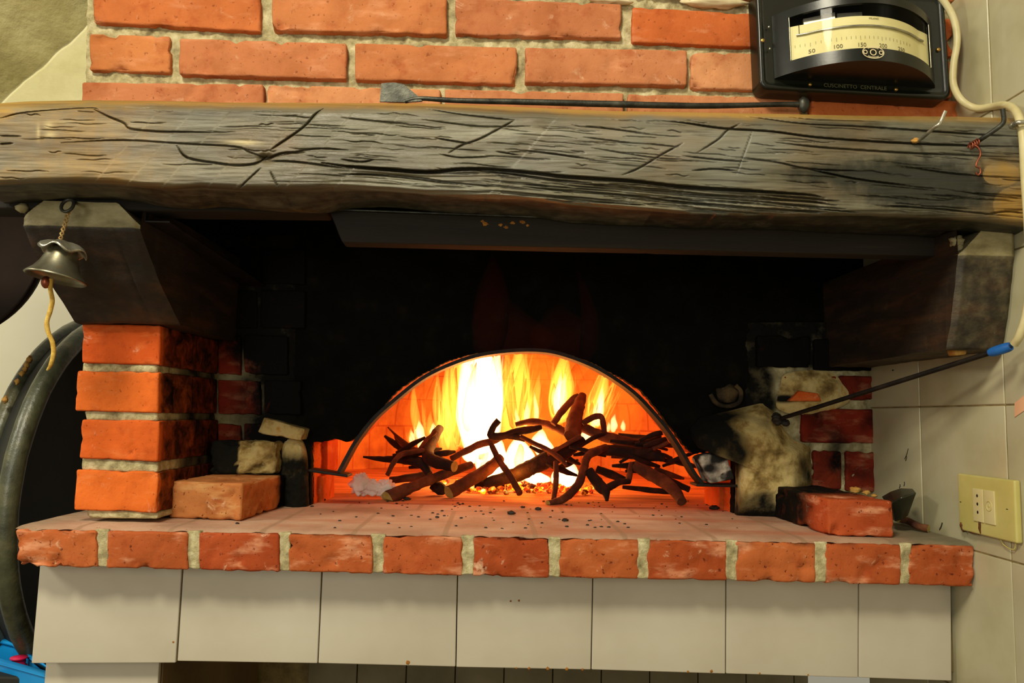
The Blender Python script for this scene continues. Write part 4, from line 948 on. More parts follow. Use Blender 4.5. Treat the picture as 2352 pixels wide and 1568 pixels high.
stick('stick', 'curved front stick with a pale cut tip reaching out onto the hearth', [(1258, 1157, 1.42), (1286, 1150, 1.44), (1311, 1132, 1.46), (1330, 1108, 1.48), (1341, 1075, 1.51), (1350, 1048, 1.53), (1372, 1035, 1.55), (1392, 1026, 1.57)], [.0065, .0075, .008, .008, .008, .008, .0085, .007], sawn=True)
stick('stick', 'dark level branch with a blunt end right of the flames', [(1375, 1034, 1.58), (1410, 1034, 1.58), (1458, 1040, 1.58), (1500, 1045, 1.58), (1526, 1052, 1.57)], [.009, .012, .013, .013, .008], char=True)
stick('stick', 'long upper branch sloping right towards the iron arch', [(1334, 979, 1.66), (1372, 996, 1.65), (1429, 1013, 1.64), (1477, 1019, 1.63), (1525, 1014, 1.62), (1538, 1009, 1.62)], [.010, .011, .012, .010, .006, .003])
stick('stick', 'thick glowing stump with a round end standing in the middle', [(1315, 1000, 1.60), (1320, 962, 1.64), (1331, 928, 1.68), (1338, 908, 1.70)], [.0175, .0165, .013, .009])
stick('stick', 'slanting stick left of the glowing stump', [(1270, 974, 1.68), (1292, 943, 1.69), (1315, 918, 1.70), (1330, 908, 1.7)], [.007, .008, .008, .006])
stick('stick', 'angular bent twig like an arch right of the glowing stump', [(1338, 972, 1.64), (1360, 959, 1.64), (1380, 957, 1.64), (1386, 976, 1.64), (1389, 998, 1.64)], [.006, .0065, .007, .006, .006])
stick('stick', 'black knotty forked root at the front right of the pile', [(1352, 1080, 1.50), (1366, 1100, 1.49), (1380, 1117, 1.48), (1391, 1128, 1.47), (1394, 1149, 1.455)], [.009, .0105, .012, .0095, .003], char=True, branches=[([(1388, 1124, 1.48), (1420, 1108, 1.49), (1446, 1105, 1.50)], [.008, .0065, .005])])
stick('stick', 'short upright snag joining the black forked root', [(1450, 1062, 1.52), (1447, 1085, 1.51), (1443, 1106, 1.50)], [.004, .006, .006])
stick('stick', 'stout log sloping down to the right with its charred foot on the floor', [(1455, 1068, 1.52), (1487, 1085, 1.51), (1525, 1106, 1.48), (1552, 1130, 1.45), (1566, 1152, 1.42)], [.010, .012, .0125, .011, .009])
stick('stick', 'short dark branch behind the black forked root', [(1370, 1077, 1.60), (1410, 1092, 1.59), (1436, 1102, 1.58)], [.008, .0085, .006], char=True)
stick('stick', 'charred branch lying low behind the stout right log', [(1500, 1092, 1.58), (1540, 1106, 1.57), (1583, 1124, 1.55)], [.006, .008, .006], char=True)
stick('stick', 'short fat dark log on the floor below the white gap', [(1090, 1112, 1.66), (1122, 1113, 1.66), (1158, 1108, 1.66)], [.010, .015, .012], char=True)
stick('stick', 'reddish stick lying behind the white paper', [(896, 1103, 1.56), (952, 1095, 1.58), (990, 1087, 1.6)], [.007, .008, .007])
stick('stick', 'black charred chunk on the floor between the two sawn logs', [(990, 1112, 1.55), (1008, 1120, 1.55), (1020, 1128, 1.54)], [.009, .013, .008], char=True)
stick('stick', 'twig lying flat at the rear right, reaching nearly to the arch', [(1420, 998, 1.72), (1470, 1004, 1.71), (1520, 1004, 1.7)], [.004, .006, .003], char=True)
stick('stick', 'bright pale twig touching the right side of the iron arch', [(1500, 1030, 1.56), (1520, 1022, 1.56), (1542, 1012, 1.55)], [.004, .0045, .003])
stick('stick', 'low stick along the floor at the far right of the mouth', [(1430, 1118, 1.60), (1500, 1126, 1.58), (1560, 1132, 1.56)], [.004, .006, .004], char=True)
stick('stick', 'short stick leaning on the left side of the bent dark branch', [(966, 1032, 1.60), (980, 1012, 1.62), (1000, 992, 1.64)], [.006, .006, .004])
stick('stick', 'knobbly stick lying high across the middle under the flames', [(1184, 975, 1.7), (1215, 968, 1.7), (1250, 972, 1.7), (1285, 985, 1.69), (1310, 1000, 1.68)], [.005, .007, .008, .009, .008])
rs = random.Random(11)
for k in range(40):
    x = rs.choice([rs.uniform(900, 1010), rs.uniform(1400, 1520), rs.uniform(1180, 1330), rs.uniform(1400, 1540)]); y = rs.uniform(1010, 1085); L = rs.uniform(40, 90); a = rs.uniform(-.5, .5); Y = rs.uniform(1.56, 1.68)
    y = y if x > 1100 else max(y, 1040)
    stick('twig', 'thin tangled twig deep in the burning pile', [(x, y, Y), (x + L * .5 * math.cos(a), y + L * .5 * math.sin(a) + rs.uniform(-6, 6), Y), (x + L * math.cos(a), y + L * math.sin(a), Y + .02)], [.003, rs.uniform(.004, .007), .003], char=rs.random() < .8, group='thin twigs deep in the pile')
# embers: nobody could count them
mb = MB()
for k in range(240):
    x = rs.gauss(1215, 90); yd = rs.uniform(1.58, 1.85); p = P(x, 1100, yd); r = rs.uniform(.004, .010)
    p.z = ZH + r * .5 + max(0, .016 - abs(p.x - P(1215, 1100, yd).x) * .12) * rs.random()
    lump(mb, p, (r, r, r * .7), rough=.4, nu=9, nv=6, fv=rs.choice([.1, .4, 1.0, 1.0]))
mb.build('ember_bed', [M['ember']], base=(P(1215, 1100, 1.7).x, 1.7, ZH), label='bed of glowing orange embers under the burning sticks', cat='embers', kind='stuff')
# paper
mb = MB(); ys = 1.45
for (x, y, rx, rz) in ((828, 1112, 22, 24), (858, 1120, 26, 17), (885, 1122, 22, 20)):
    p = P(x, y, ys); lump(mb, p, (m2(rx, ys), .012, m2(rz, ys)), rough=.42, sc=2.4, nu=30, nv=20)
zmin = min(v[2] for v in mb.v); mb.v = [(a, b, max(c, ZH + .0004)) for a, b, c in mb.v]
mb.build('paper_lump', [M['paper']], base=P(855, 1136, ys), label='crumpled white paper lying at the left of the fire beside the sawn log', cat='paper')
for k, (x, y, r, lab) in enumerate(((1174, 1181, 7.5, 'largest lump of charcoal on the hearth in front of the fire'), (1298, 1197, 6.5, 'round black charcoal lump nearest the hearth edge'), (1640, 1170, 9, 'black charcoal lump just inside the right side of the mouth'), (738, 1150, 7, 'charcoal lump just inside the left side of the mouth'), (934, 1148, 7, 'charcoal crumb touching the thick log with the sawn end'), (1004, 1189, 4, 'small charcoal crumb on the hearth below the sawn logs'), (1236, 1171, 6, 'flat charcoal flake in front of the front curved stick'), (1201, 1166, 4, 'little charcoal crumb under the leaning bright stick'), (545, 1203, 3.5, 'tiny charcoal crumb in front of the tan brick'))):
    p = PZ(x, y, ZH); mb = MB(); rr = m2(r, p.y); lump(mb, p + V((0, 0, rr * .45)), (rr * 1.25, rr, rr * .62), rough=.4, sc=2.2)
    mb.v = [(a, b, max(c, ZH + .0004)) for a, b, c in mb.v]
    mb.build('charcoal_lump', [M['coal']], base=p, label=lab, cat='charcoal', group='charcoal lumps on the hearth')
mb = MB()
for k in range(130):
    x = rs.gauss(1200, 260); y = rs.uniform(1150, 1214); p = PZ(x, y, ZH)
    if not (600 < x < 1760): continue
    r = rs.uniform(.0007, .0019); lump(mb, p + V((0, 0, r * .4)), (r * 1.6, r, r * .7), rough=.4, nu=7, nv=5)
mb.build('ash_crumbs', [M['coal']], base=PZ(1200, 1190, ZH), label='fine black crumbs scattered over the hearth slab', cat='crumbs', kind='stuff')
# ------------------------------------------------------------------ flames (glowing gas: emitting volumes in closed tongues)
def tongue(mb, x0, y0, x1, y1, hw, Y, lean=0, depth=1.0, seed=None, n=18, sharp=1.0):
    seed = rs.random() * 50 if seed is None else seed; N = 26; vs = []
    for k in range(N + 1):
        t = k / N; w = hw * (math.sin(math.pi * min(1, t * .92 + .08)) ** (.75)) * (1 - t) ** (.35 * sharp) * 1.25 if k < N else .3
        if k == 0: w = .3
        x = x0 + (x1 - x0) * t + lean * math.sin(math.pi * t) + hw * .35 * nz((0, t * 2.6, 0), 1, seed); y = y0 + (y1 - y0) * t
        c = P(x, y, Y); r = m2(w, Y)
        for i in range(n):
            th = 2 * math.pi * i / n; f = 1 + .22 * nz((math.cos(th) * .8, t * 3, math.sin(th) * .8), 1, seed + 9)
            vs.append(c + V((math.cos(th) * r * f, math.sin(th) * r * depth * f, 0)))
    c0, c1 = len(vs), len(vs) + 1
    vs += [P(x0, y0, Y) - V((0, 0, .001)), V(vs[N * n]) + V((0, 0, .001))]
    mb.add(vs, [(k * n + i, k * n + (i + 1) % n, (k + 1) * n + (i + 1) % n, (k + 1) * n + i) for k in range(N) for i in range(n)] + [((i + 1) % n, i, c0) for i in range(n)] + [(N * n + i, N * n + (i + 1) % n, c1) for i in range(n)])
FW = m_flame('white_hot_flame', (1.0, .60, .24), 130); FY = m_flame('yellow_flame', (1.0, .46, .045), 46); FO = m_flame('orange_firelight_haze', (1.0, .20, .010), 7); FR = m_flame('red_firelight_glow', (1.0, .06, .003), .17)
def flame(name, label, mat, L, grp='flames in the oven mouth', strands=0, sd=1):
    mb = MB(); rr = random.Random(sd)
    for a in L:
        tongue(mb, *a[:6], **(a[6] if len(a) > 6 else {}))
        for k in range(strands):       # thin tongues inside and beside the body
            x0, y0, x1, y1, hw, Y = a[:6]; f = rr.uniform(-1.15, 1.15); t0 = rr.uniform(0, .35); t1 = rr.uniform(.62, 1.04)
            tongue(mb, x0 + f * hw * .8, y0 + (y1 - y0) * t0, x1 + f * hw * .7 + rr.uniform(-6, 6), y0 + (y1 - y0) * t1, hw * rr.uniform(.12, .34), Y + rr.uniform(-.03, .03), lean=rr.uniform(-6, 6))
    x0, y0, _, _, _, Y = L[0][:6]
    return mb.build(name, [mat], base=P(x0, y0, Y), label=label, cat='flame', group=grp)
flame('flame', 'broad white column of flame left of centre, reaching the arch', FW, [(1098, 1045, 1115, 762, 50, 1.80), (1075, 1040, 1078, 775, 26, 1.78), (1132, 1030, 1146, 775, 22, 1.80)], strands=2, sd=3)
flame('flame', 'yellow sheet of flame along the left side of the white column', FY, [(1040, 1040, 1030, 800, 22, 1.80), (1012, 1010, 1004, 850, 13, 1.80), (1062, 1030, 1056, 775, 26, 1.82), (1020, 1040, 1018, 900, 18, 1.76)], strands=6, sd=5)
flame('flame', 'slender yellow flame farthest to the left', FY, [(964, 1022, 950, 868, 9, 1.80, dict(lean=-5)), (946, 1022, 944, 980, 8, 1.78), (985, 1015, 990, 940, 9, 1.80), (980, 1005, 966, 905, 5, 1.80)], strands=3, sd=6)
flame('flame', 'small white hot flame at the foot of the slender left flame', FW, [(968, 1026, 962, 962, 12, 1.77), (948, 1026, 944, 984, 7, 1.77), (995, 1006, 997, 968, 9, 1.77), (975, 1032, 976, 1000, 16, 1.76)], strands=1, sd=7)
flame('flame', 'wide yellow flame right of the white column, curling at the arch', FY, [(1160, 1010, 1190, 765, 26, 1.82, dict(lean=10)), (1198, 990, 1216, 800, 22, 1.82, dict(lean=-10)), (1222, 975, 1240, 850, 12, 1.80), (1178, 985, 1168, 800, 12, 1.80)], strands=6, sd=8)
flame('flame', 'thin upright pale flame in the middle gap', FW, [(1233, 975, 1228, 896, 6, 1.78), (1206, 980, 1212, 915, 7, 1.78), (1190, 985, 1184, 930, 5, 1.78)])
flame('flame', 'tall white and yellow flame above the glowing stump', FY, [(1285, 975, 1296, 790, 26, 1.82), (1296, 955, 1308, 820, 15, 1.82), (1270, 960, 1268, 860, 10, 1.80)], strands=5, sd=9)
flame('flame', 'white heart of the tall flame above the glowing stump', FW, [(1283, 965, 1288, 850, 13, 1.81), (1292, 940, 1298, 850, 8, 1.80)], strands=2, sd=10)
flame('flame', 'yellow flame fanning up right of the glowing stump', FY, [(1366, 985, 1398, 826, 21, 1.82, dict(lean=-8)), (1385, 970, 1424, 850, 12, 1.82, dict(lean=-5)), (1348, 990, 1360, 905, 10, 1.80)], strands=6, sd=11)
flame('flame', 'white core of the fanning flame right of the stump', FW, [(1370, 980, 1386, 880, 10, 1.81), (1362, 985, 1368, 925, 7, 1.80)], strands=2, sd=12)
flame('flame', 'two small white flame tips at the right of the pile', FW, [(1408, 993, 1412, 948, 8, 1.76), (1431, 990, 1432, 962, 6, 1.76), (1397, 992, 1399, 966, 5, 1.76)], strands=1, sd=13)
flame('flame', 'white hot fire glowing through the gaps of the lower sticks', FW, [(1130, 1105, 1140, 990, 36, 1.76), (1185, 1100, 1190, 995, 36, 1.78), (1085, 1065, 1085, 1005, 26, 1.76), (1245, 1050, 1240, 980, 22, 1.75), (1345, 1012, 1350, 975, 12, 1.74)], strands=1, sd=14)
flame('flame', 'white blaze low on the right behind the upright thin stick', FW, [(1298, 1122, 1300, 1052, 30, 1.70), (1238, 1114, 1230, 1078, 30, 1.70), (1180, 1110, 1180, 1082, 24, 1.70)])
flame('flame', 'soft orange firelight haze filling the back of the dome', FO, [(1200, 1050, 1210, 770, 185, 1.95, dict(depth=.35, sharp=.3)), (1380, 1020, 1395, 800, 80, 1.92, dict(depth=.4)), (980, 1040, 990, 820, 45, 1.92, dict(depth=.5))], strands=3, sd=15)  # broad faint volumes added as an orange haze of firelight
flame('flame', 'faint red wisp with added firelight glow over the black front left of centre', FR, [(1120, 832, 1128, 570, 42, 1.26, dict(depth=.6, lean=4)), (1180, 836, 1160, 680, 95, 1.27, dict(depth=.25))], 'faint red wisps above the arch')  # wide volume adds the red glow of firelight on the soot
flame('flame', 'faint red wisp with added firelight glow over the black front right of centre', FR, [(1345, 838, 1325, 600, 22, 1.26, dict(depth=.6, lean=14)), (1290, 832, 1300, 690, 80, 1.27, dict(depth=.25))], 'faint red wisps above the arch')  # same added red glow, right half
# ------------------------------------------------------------------ scraper on the beam
def scraper():
    Yk = 1.03; t = thing('iron_scraper', 'long black iron scraper with a flat blade lying on top of the beam', 'tool', P(1350, 245, Yk))
    mb = MB(); pts = [(930, 233), (965, 226), (1050, 231), (1200, 234), (1400, 239), (1600, 243), (1790, 240), (1836, 240)]
    tube(mb, [P(x, y, Yk) for x, y in pts], [.003, .0032, .0036, .0042, .0046, .0042, .0036, .0045], 12, 5, .05)
    mb.build('rod', [M['iron']], t)
    mb = MB(); q = [(872, 233), (930, 234), (970, 232), (962, 222), (928, 194), (905, 189), (876, 191)]; f = [P(x, y, Yk - .002) for x, y in q]; b = [p + V((0, .003, 0)) for p in f]; n = len(q)
    mb.add(f + b, [tuple(range(n)), tuple(range(2 * n - 1, n - 1, -1))] + [(i, (i + 1) % n, n + (i + 1) % n, n + i) for i in range(n)], 0, .5, None, False)
    mb.build('blade', [M['iron']], t)
    mb = MB(); lump(mb, P(1846, 241, Yk), (.0085, .007, .0115), rough=.16, nu=22, nv=14)
    mb.build('knob', [M['iron']], t)
scraper()
# ------------------------------------------------------------------ bell
def bell():
    Yb = .955; s = Yb / F
    t = thing('hanging_bell', 'small pewter bell with a scalloped cap and yellow pull cord, hanging on the left corbel', 'bell', P(140, 650, Yb))
    c = P(139, 600, Yb); tilt = Matrix.Rotation(math.radians(8), 3, 'Y')
    up = lambda y: (600 - y) * s
    ax = Matrix.Rotation(math.radians(-6), 3, 'X') @ tilt
    mb = MB(); prof = [(.001, up(563)), (22 * s, up(565)), (31 * s, up(573)), (35 * s, up(590)), (41 * s, up(608)), (50 * s, up(624)), (62 * s, up(637)), (65 * s, up(641)), (63 * s, up(643)), (48 * s, up(626)), (38 * s, up(608)), (30 * s, up(580)), (.001, up(570))]
    lathe(mb, prof, c, 48, axis_m=ax); mb.build('bell_body', [M['pewter']], t)
    mb = MB(); prof = [(.001, up(553)), (18 * s, up(554)), (34 * s, up(560)), (47 * s, up(570)), (51 * s, up(578)), (49 * s, up(577)), (33 * s, up(563)), (.001, up(557))]
    lathe(mb, prof, c, 48, axis_m=ax, wob=lambda r, h, th: (r * (1 + .05 * math.cos(5 * th)), h + (r / (50 * s)) ** 2 * .0035 * math.cos(5 * th + 1))); mb.build('scalloped_cap', [M['steel']], t)
    mb = MB(); R0 = 14 * s; cc = P(155, 472, Yb)
    tube(mb, [cc + V((R0 * .95 * math.cos(a), .004 * math.sin(a), R0 * 1.15 * math.sin(a))) for a in [k * math.pi / 8 for k in range(17)]], .0021, 8, 3)
    tube(mb, [P(168, 470, Yb + .002), P(174, 466, .97), P(176, 468, 1.0)], .002, 8, 3)
    mb.build('eye_screw', [M['iron']], t)
    mb = MB()
    for ph in (0, math.pi):
        pts = []
        for k in range(40):
            q = k / 39; x = 157 - 18 * min(1, q * 1.1); y = 486 + 68 * q; a = q * 22 + ph; p = P(x, y, Yb); pts.append(p + V((math.cos(a) * 3.2 * s, math.sin(a) * 3.2 * s, 0)))
        tube(mb, pts, .0011, 7, 1)
    mb.build('twisted_wire', [M['twine']], t)
    mb = MB(); pts = [(117, 640), (116, 665), (120, 690), (115, 715), (108, 738), (110, 760), (120, 785), (123, 810), (116, 838), (108, 850)]
    tube(mb, [P(x, y, Yb + .01 * k / 9) for k, (x, y) in enumerate(pts)], [5 * s] * 8 + [4 * s, 2 * s], 10, 5, .12); mb.build('pull_cord', [M['rope']], t)
    mb = MB(); lump(mb, P(106, 648, Yb), (.006, .006, .008), rough=.1); mb.build('clapper', [M['copper']], t)
bell()
# ------------------------------------------------------------------ nails and wire
def nails():
    t = thing('hook_nail', 'steel hook nail bent upwards near the right end of the beam, nothing hanging on it', 'hook', P(2104, 325, YB), 'hook nails in the beam')
    mb = MB(); tube(mb, [P(2104, 325, YB + .015), P(2118, 317, .88), P(2145, 293, .86), P(2156, 286, .855), P(2162, 276, .855), P(2172, 254, .85)], [.0022] * 6, 10, 3); mb.build('shank', [M['steel']], t)
    mb = MB(); lump(mb, P(2102, 323, YB - .002), (.005, .004, .003), rough=.4); mb.build('splintered_rim', [M['straw']], t)
    t = thing('hook_nail', 'grey hook nail at the far right of the beam with twisted copper wire around it', 'hook', P(2236, 332, YB), 'hook nails in the beam')
    mb = MB(); tube(mb, [P(2232, 334, YB + .02), P(2250, 322, .885), P(2280, 302, .872), P(2300, 287, .865), P(2306, 275, .862), P(2303, 250, .86)], [.0028] * 6, 10, 3); mb.build('shank', [M['iron']], t)
    mb = MB(); pts = []
    for k in range(34):
        q = k / 33; c = P(2228 + 18 * q, 336 - 10 * q, .893 - .008 * q); a = q * 24; pts.append(c + V((0, math.cos(a) * .0042, math.sin(a) * .0042)))
    tube(mb, pts, .0010, 6, 1)
    tube(mb, [P(2240, 334, .886), P(2248, 340, .884), P(2252, 355, .884), P(2244, 372, .884), P(2242, 382, .884), P(2250, 386, .884), P(2252, 396, .884), P(2246, 402, .885), P(2241, 396, .885)], .0011, 6, 4)
    mb.build('copper_wire', [M['copper']], t, label='twisted copper wire with a hooked tail')
nails()
# ------------------------------------------------------------------ poker with blue tape
def poker():
    a, b = P(1790, 962, 1.285), P(2322, 795, .925)
    a2, b2 = V(a), V(b)
    t = thing('poker', 'thin iron poker with a blue taped end, leaning up to the right corbel', 'tool', a)
    mb = MB(); tube(mb, [a2.lerp(b2, k / 6) for k in range(7)], .0034, 10, 2, .03); mb.build('rod', [M['iron_dark']], t)
    mb = MB(); d = (b2 - a2); tube(mb, [a2 + d * .93, a2 + d * .945, a2 + d * .985, a2 + d * 1.0], [.0045, .0062, .0064, .005], 12, 2); mb.build('taped_grip', [M['blue_tape']], t, label='blue taped end')
    mb = MB()
    for k in range(7): lump(mb, a2 + V((rs.uniform(-.008, .01), rs.uniform(-.006, .004), rs.uniform(-.008, .008))), (.007, .005, .005), rough=.4)
    mb.build('clinker', [M['coal']], t)
    mb = MB(); Yq = PX(2210, 806, XW - .05).y; c = P(2208, 806, .985)
    hexa(mb, [P(2196, 816, .985), P(2222, 814, .985), P(2220, 795, .985), P(2194, 798, .985)] + [p + V((0, .02, 0)) for p in (P(2196, 816, .985), P(2222, 814, .985), P(2220, 795, .985), P(2194, 798, .985))], r=.003, step=.006, amp=.001)
    mb.build('wooden_clip', [M['straw']], base=c, label='small cream wedge under the right corbel where the poker rests', cat='wedge')
poker()
# ------------------------------------------------------------------ cable
def cable():
    t = thing('power_cable', 'cream round cable looping down from the gauge and along the right wall', 'cable', P(2200, 240, 1.09))
    pts = [(2120, -40, 1.02), (2158, -8, 1.02), (2182, 25, 1.02), (2195, 60, 1.02), (2198, 100, 1.02), (2190, 150, 1.02), (2190, 195, 1.02), (2208, 230, 1.01), (2240, 248, 1.0), (2278, 245, .975), (2305, 241, .94), (2328, 250, .90), (2342, 275, .875), (2350, 320, .865), (2354, 400, .865), (2362, 520, .865), (2366, 640, .87), (2358, 720, .88), (2342, 770, .89), (2330, 790, .90)]
    mb = MB(); tube(mb, [P(*p) for p in pts], .0048, 14, 6); mb.build('cable_sheath', [M['cable']], t)
    mb = MB(); tube(mb, [P(2328, 290, .885), P(2334, 282, .862), P(2352, 281, .858)], .0028, 8, 3); lump(mb, P(2330, 288, .88), (.006, .006, .005), rough=.2); mb.build('cable_clip', [M['steel']], t)
cable()
# ------------------------------------------------------------------ gauge
def text_mesh(s, size, ext=.0003):
    cu = bpy.data.curves.new('txt', 'FONT'); cu.body = s; cu.size = size; cu.extrude = ext; cu.align_x = 'CENTER'; cu.align_y = 'CENTER'; cu.resolution_u = 3
    o = bpy.data.objects.new('txt', cu); COL.objects.link(o); dg = bpy.context.evaluated_depsgraph_get(); me = bpy.data.meshes.new_from_object(o.evaluated_get(dg))
    v = [V(p.co) for p in me.vertices]; f = [tuple(p.vertices) for p in me.polygons]; bpy.data.objects.remove(o); bpy.data.curves.remove(cu); bpy.data.meshes.remove(me); return v, f
def gauge():
    Yp = 1.027
    t = thing('temperature_gauge', 'black enamelled temperature gauge with a curved cream dial, screwed to the bricks', 'gauge', P(1960, 225, Yp))
    # level frame of the plate
    bl, br, tr, tl = P(1743, 207, Yp), P(2180, 232, Yp), P(2164, -8, Yp), P(1732, -28, Yp)
    ex = (br - bl).normalized(); L = (br - bl).length; ez = ((tl - bl) + (tr - br)).normalized(); Hh = ((tl - bl).length + (tr - br).length) / 2
    print('gauge', L, Hh)
    def G(u, w, d=0.0): # u 0..L across, w 0..H up, d towards the room
        q = bl.lerp(br, u / L).lerp(tl.lerp(tr, u / L), w / Hh); return q + V((0, -d, 0))
    def rr_out(inset, rad, n=8):
        o = []
        for (cx, cz, a0) in ((L - inset - rad, inset + rad, -90), (L - inset - rad, Hh - inset - rad, 0), (inset + rad, Hh - inset - rad, 90), (inset + rad, inset + rad, 180)):
            for k in range(n + 1): a = math.radians(a0 + 90 * k / n); o.append((cx + rad * math.cos(a), cz + rad * math.sin(a)))
        return o
    mb = MB(); loops = [(0, .012, -.026), (0, .012, .002), (.0015, .011, .0055), (.006, .008, .006), (.0075, .007, .004), (.011, .006, .0035)]
    n = 36; vs = []
    for (ins, rad, d) in loops: vs += [G(a, b, d) for a, b in rr_out(ins, rad)]
    N = 36; mb.add(vs, [(k * N + i, k * N + (i + 1) % N, (k + 1) * N + (i + 1) % N, (k + 1) * N + i) for k in range(len(loops) - 1) for i in range(N)] + [tuple((len(loops) - 1) * N + i for i in range(N))])
    mb.build('base_plate', [M['bakelite']], t)
    # bowed housing
    u0, u1 = .0215, L - .0215; sag = .068
    w0 = .0165; w1 = Hh - .004
    def bow(u, inset=0.0): q = (u - u0) / (u1 - u0); e = 4 * q * (1 - q); return .004 + max(0, sag * (e ** .9) - inset)
    um = (u0 + u1) / 2
    def proj(p):
        q = R.transposed() @ (V(p) - C0); return (W / 2 + F * q.x / -q.z, H / 2 - F * q.y / -q.z)
    def Wof(py, d): return min([Hh * 1.4 * k / 400 for k in range(401)], key=lambda w: abs(proj(G(um, w, d))[1] - py))
    dm = bow(um); w0 = Wof(141, dm); wa = Wof(109, dm); wb = Wof(7, dm); w1 = wb + .012
    NU = 60
    def ring(us, ws_, dfn, mbx, m=0):
        vs = [G(u, w, dfn(u)) for w in ws_ for u in us]; k = len(us); mbx.add(vs, [(j * k + i, j * k + i + 1, (j + 1) * k + i + 1, (j + 1) * k + i) for j in range(len(ws_) - 1) for i in range(k - 1)], m)
    us = [u0 + (u1 - u0) * i / NU for i in range(NU + 1)]
    ul, ur = u0 + .0155, u1 - .0155
    mb = MB()
    ring(us, [w0 + .001, wa - .001], lambda u: bow(u), mb); ring(us, [wb, w1], lambda u: bow(u), mb)
    ring([u for u in np.linspace(u0, ul, 6)], [wa - .001, wb], lambda u: bow(u), mb); ring([u for u in np.linspace(ur, u1, 6)], [wa - .001, wb], lambda u: bow(u), mb)
    for (w, dd) in ((w0, 0), (w1, 0)):   # underside / top
        vs = [G(u, w + .001 * (1 if w == w0 else 0), bow(u)) for u in us] + [G(u, w, .002) for u in us]; k = len(us); mb.add(vs, [(i, i + 1, k + i + 1, k + i) for i in range(k - 1)], 0, .5, None, False)
    uu = [u for u in us if ul <= u <= ur]; uu = [ul] + uu + [ur]
    for w in (wa - .001, wb):            # window reveals
        vs = [G(u, w, bow(u)) for u in uu] + [G(u, w, bow(u) - .005) for u in uu]; k = len(uu); mb.add(vs, [(i, i + 1, k + i + 1, k + i) for i in range(k - 1)])
    for u in (ul, ur): mb.add([G(u, wa - .001, bow(u)), G(u, wb, bow(u)), G(u, wb, bow(u) - .006), G(u, wa - .001, bow(u) - .006)], [(0, 1, 2, 3)], 0, .5, None, False)
    mb.build('housing', [M['bakelite']], t, kind='open')
    mb = MB(); ring(uu, [wa - .001, wb], lambda u: bow(u) - .002, mb); mb.build('window_glass', [M['glass']], t, kind='open')
    # thin bright arris around the window
    for ux in (ul + .0008, ur - .0008):
        mb = MB(); tube(mb, [G(ux, w, bow(ux)) for w in np.linspace(wa, wb, 4)], .0007, 6, 1); mb.build('window_bead', [M['steel']], t)
    # dial
    di = .011; dtop = Wof(37, dm - .011); wrail = Wof(59, dm - .009); wt = Wof(92, dm - .011); wnum = Wof(104, dm - .011)
    ud = [ul + .001 + (ur - ul - .002) * i / 50 for i in range(51)]
    dfn = lambda u: bow(u) - di * (.35 + .65 * min(1, (u - ul) / .02, (ur - u) / .02))
    mb = MB(); ring(ud, [w0 + .004, dtop], dfn, mb); dial = mb.build('dial', [M['dial']], t, kind='open')
    def mark(mbx, u, w, wd, h):
        d = dfn(u) + .0006; mbx.add([G(u - wd, w, d), G(u + wd, w, d), G(u + wd, w + h, d), G(u - wd, w + h, d)], [(0, 1, 2, 3)], 0, .5, None, False)
    # pixel column to u on the dial
    def Uof(px): return min(ud, key=lambda u: abs(proj(G(u, dtop - .02, dfn(u)))[0] - px))
    k50, k100 = Uof(1862), Uof(1914); du = (Uof(2022) - k50) / 15.0; tt_ = 0
    mb = MB()
    for k in range(-4, 24):
        u = k50 + k * du
        if u > ur - .012: break
        mark(mb, u, wt + (0 if k % 5 == 0 else .0018), .00022, .0058 if k % 5 == 0 else .0040)
    mb.build('tick_marks', [M['ink']], dial, kind='open')
    mb = MB()
    def put(mbx, s, size, u, w, off=.0006, dd=None):
        v, f = text_mesh(s, size, .00005); out = []
        for p in v:
            uu_ = u + p.x; d = (dd if dd is not None else dfn(uu_)) + off + p.z; out.append(G(uu_, w + p.y, d))
        mbx.add(out, f, 0, .5, None, False)
    for k, s in enumerate(('50', '100', '150', '200', '250')):
        u = k50 + 5 * du * k
        if u < ur - .01: put(mb, s, .0078, u + .001, wnum)
    mb.build('numerals', [M['ink']], dial, kind='open')
    mb = MB(); put(mb, 'MILANO', .0036, (ul + ur) / 2 + .002, dtop - .0036); mb.build('lettering', [M['ink']], dial, kind='open')
    mb = MB(); un = Uof(1833); mark(mb, un, wrail + .001, .0005, dtop - wrail); mb.build('needle', [M['ink_black']], t, kind='open')
    mb = MB(); tube(mb, [G(u, wrail, dfn(u) + .002) for u in ud[2:-3]], .0014, 8, 1, flat=1.0); mb.build('steel_rail', [M['steel']], t)
    # inner metal shields above the dial
    mb = MB()
    for (a, b, wx) in ((1850, 1928, 0), (1932, 1992, .004)):
        ua, ub_ = Uof(a), Uof(b); c = [G(ua, dtop - .002, dfn(ua) - .006 - wx), G(ub_, dtop - .002, dfn(ub_) - .006 - wx), G(ub_, wb - .001, dfn(ub_) - .006 - wx), G(ua, wb - .001, dfn(ua) - .006 - wx)]
        hexa(mb, c + [p + V((0, .004, 0)) for p in c], r=.0005, step=.02, amp=0)
    mb.build('inner_shield', [M['steel']], t)
    # badge
    mb = MB(); cp = (2003, 121); ubd = min(us, key=lambda u: abs(proj(G(u, (w0 + wa) / 2, bow(u)))[0] - cp[0])); wbd = min(np.linspace(w0, wa, 40), key=lambda w: abs(proj(G(ubd, w, bow(ubd)))[1] - cp[1]))
    dB = lambda u: bow(u) + .0004
    def ering(ax, az, th, cu=0.0):
        n = 40; vs = [G(ubd + cu + (ax - o) * math.cos(2 * math.pi * i / n), wbd + (az - o) * math.sin(2 * math.pi * i / n), dB(ubd) + .0005) for o in (0, th) for i in range(n)]
        mb.add(vs, [(i, (i + 1) % n, n + (i + 1) % n, n + i) for i in range(n)], 0, .5, None, False)
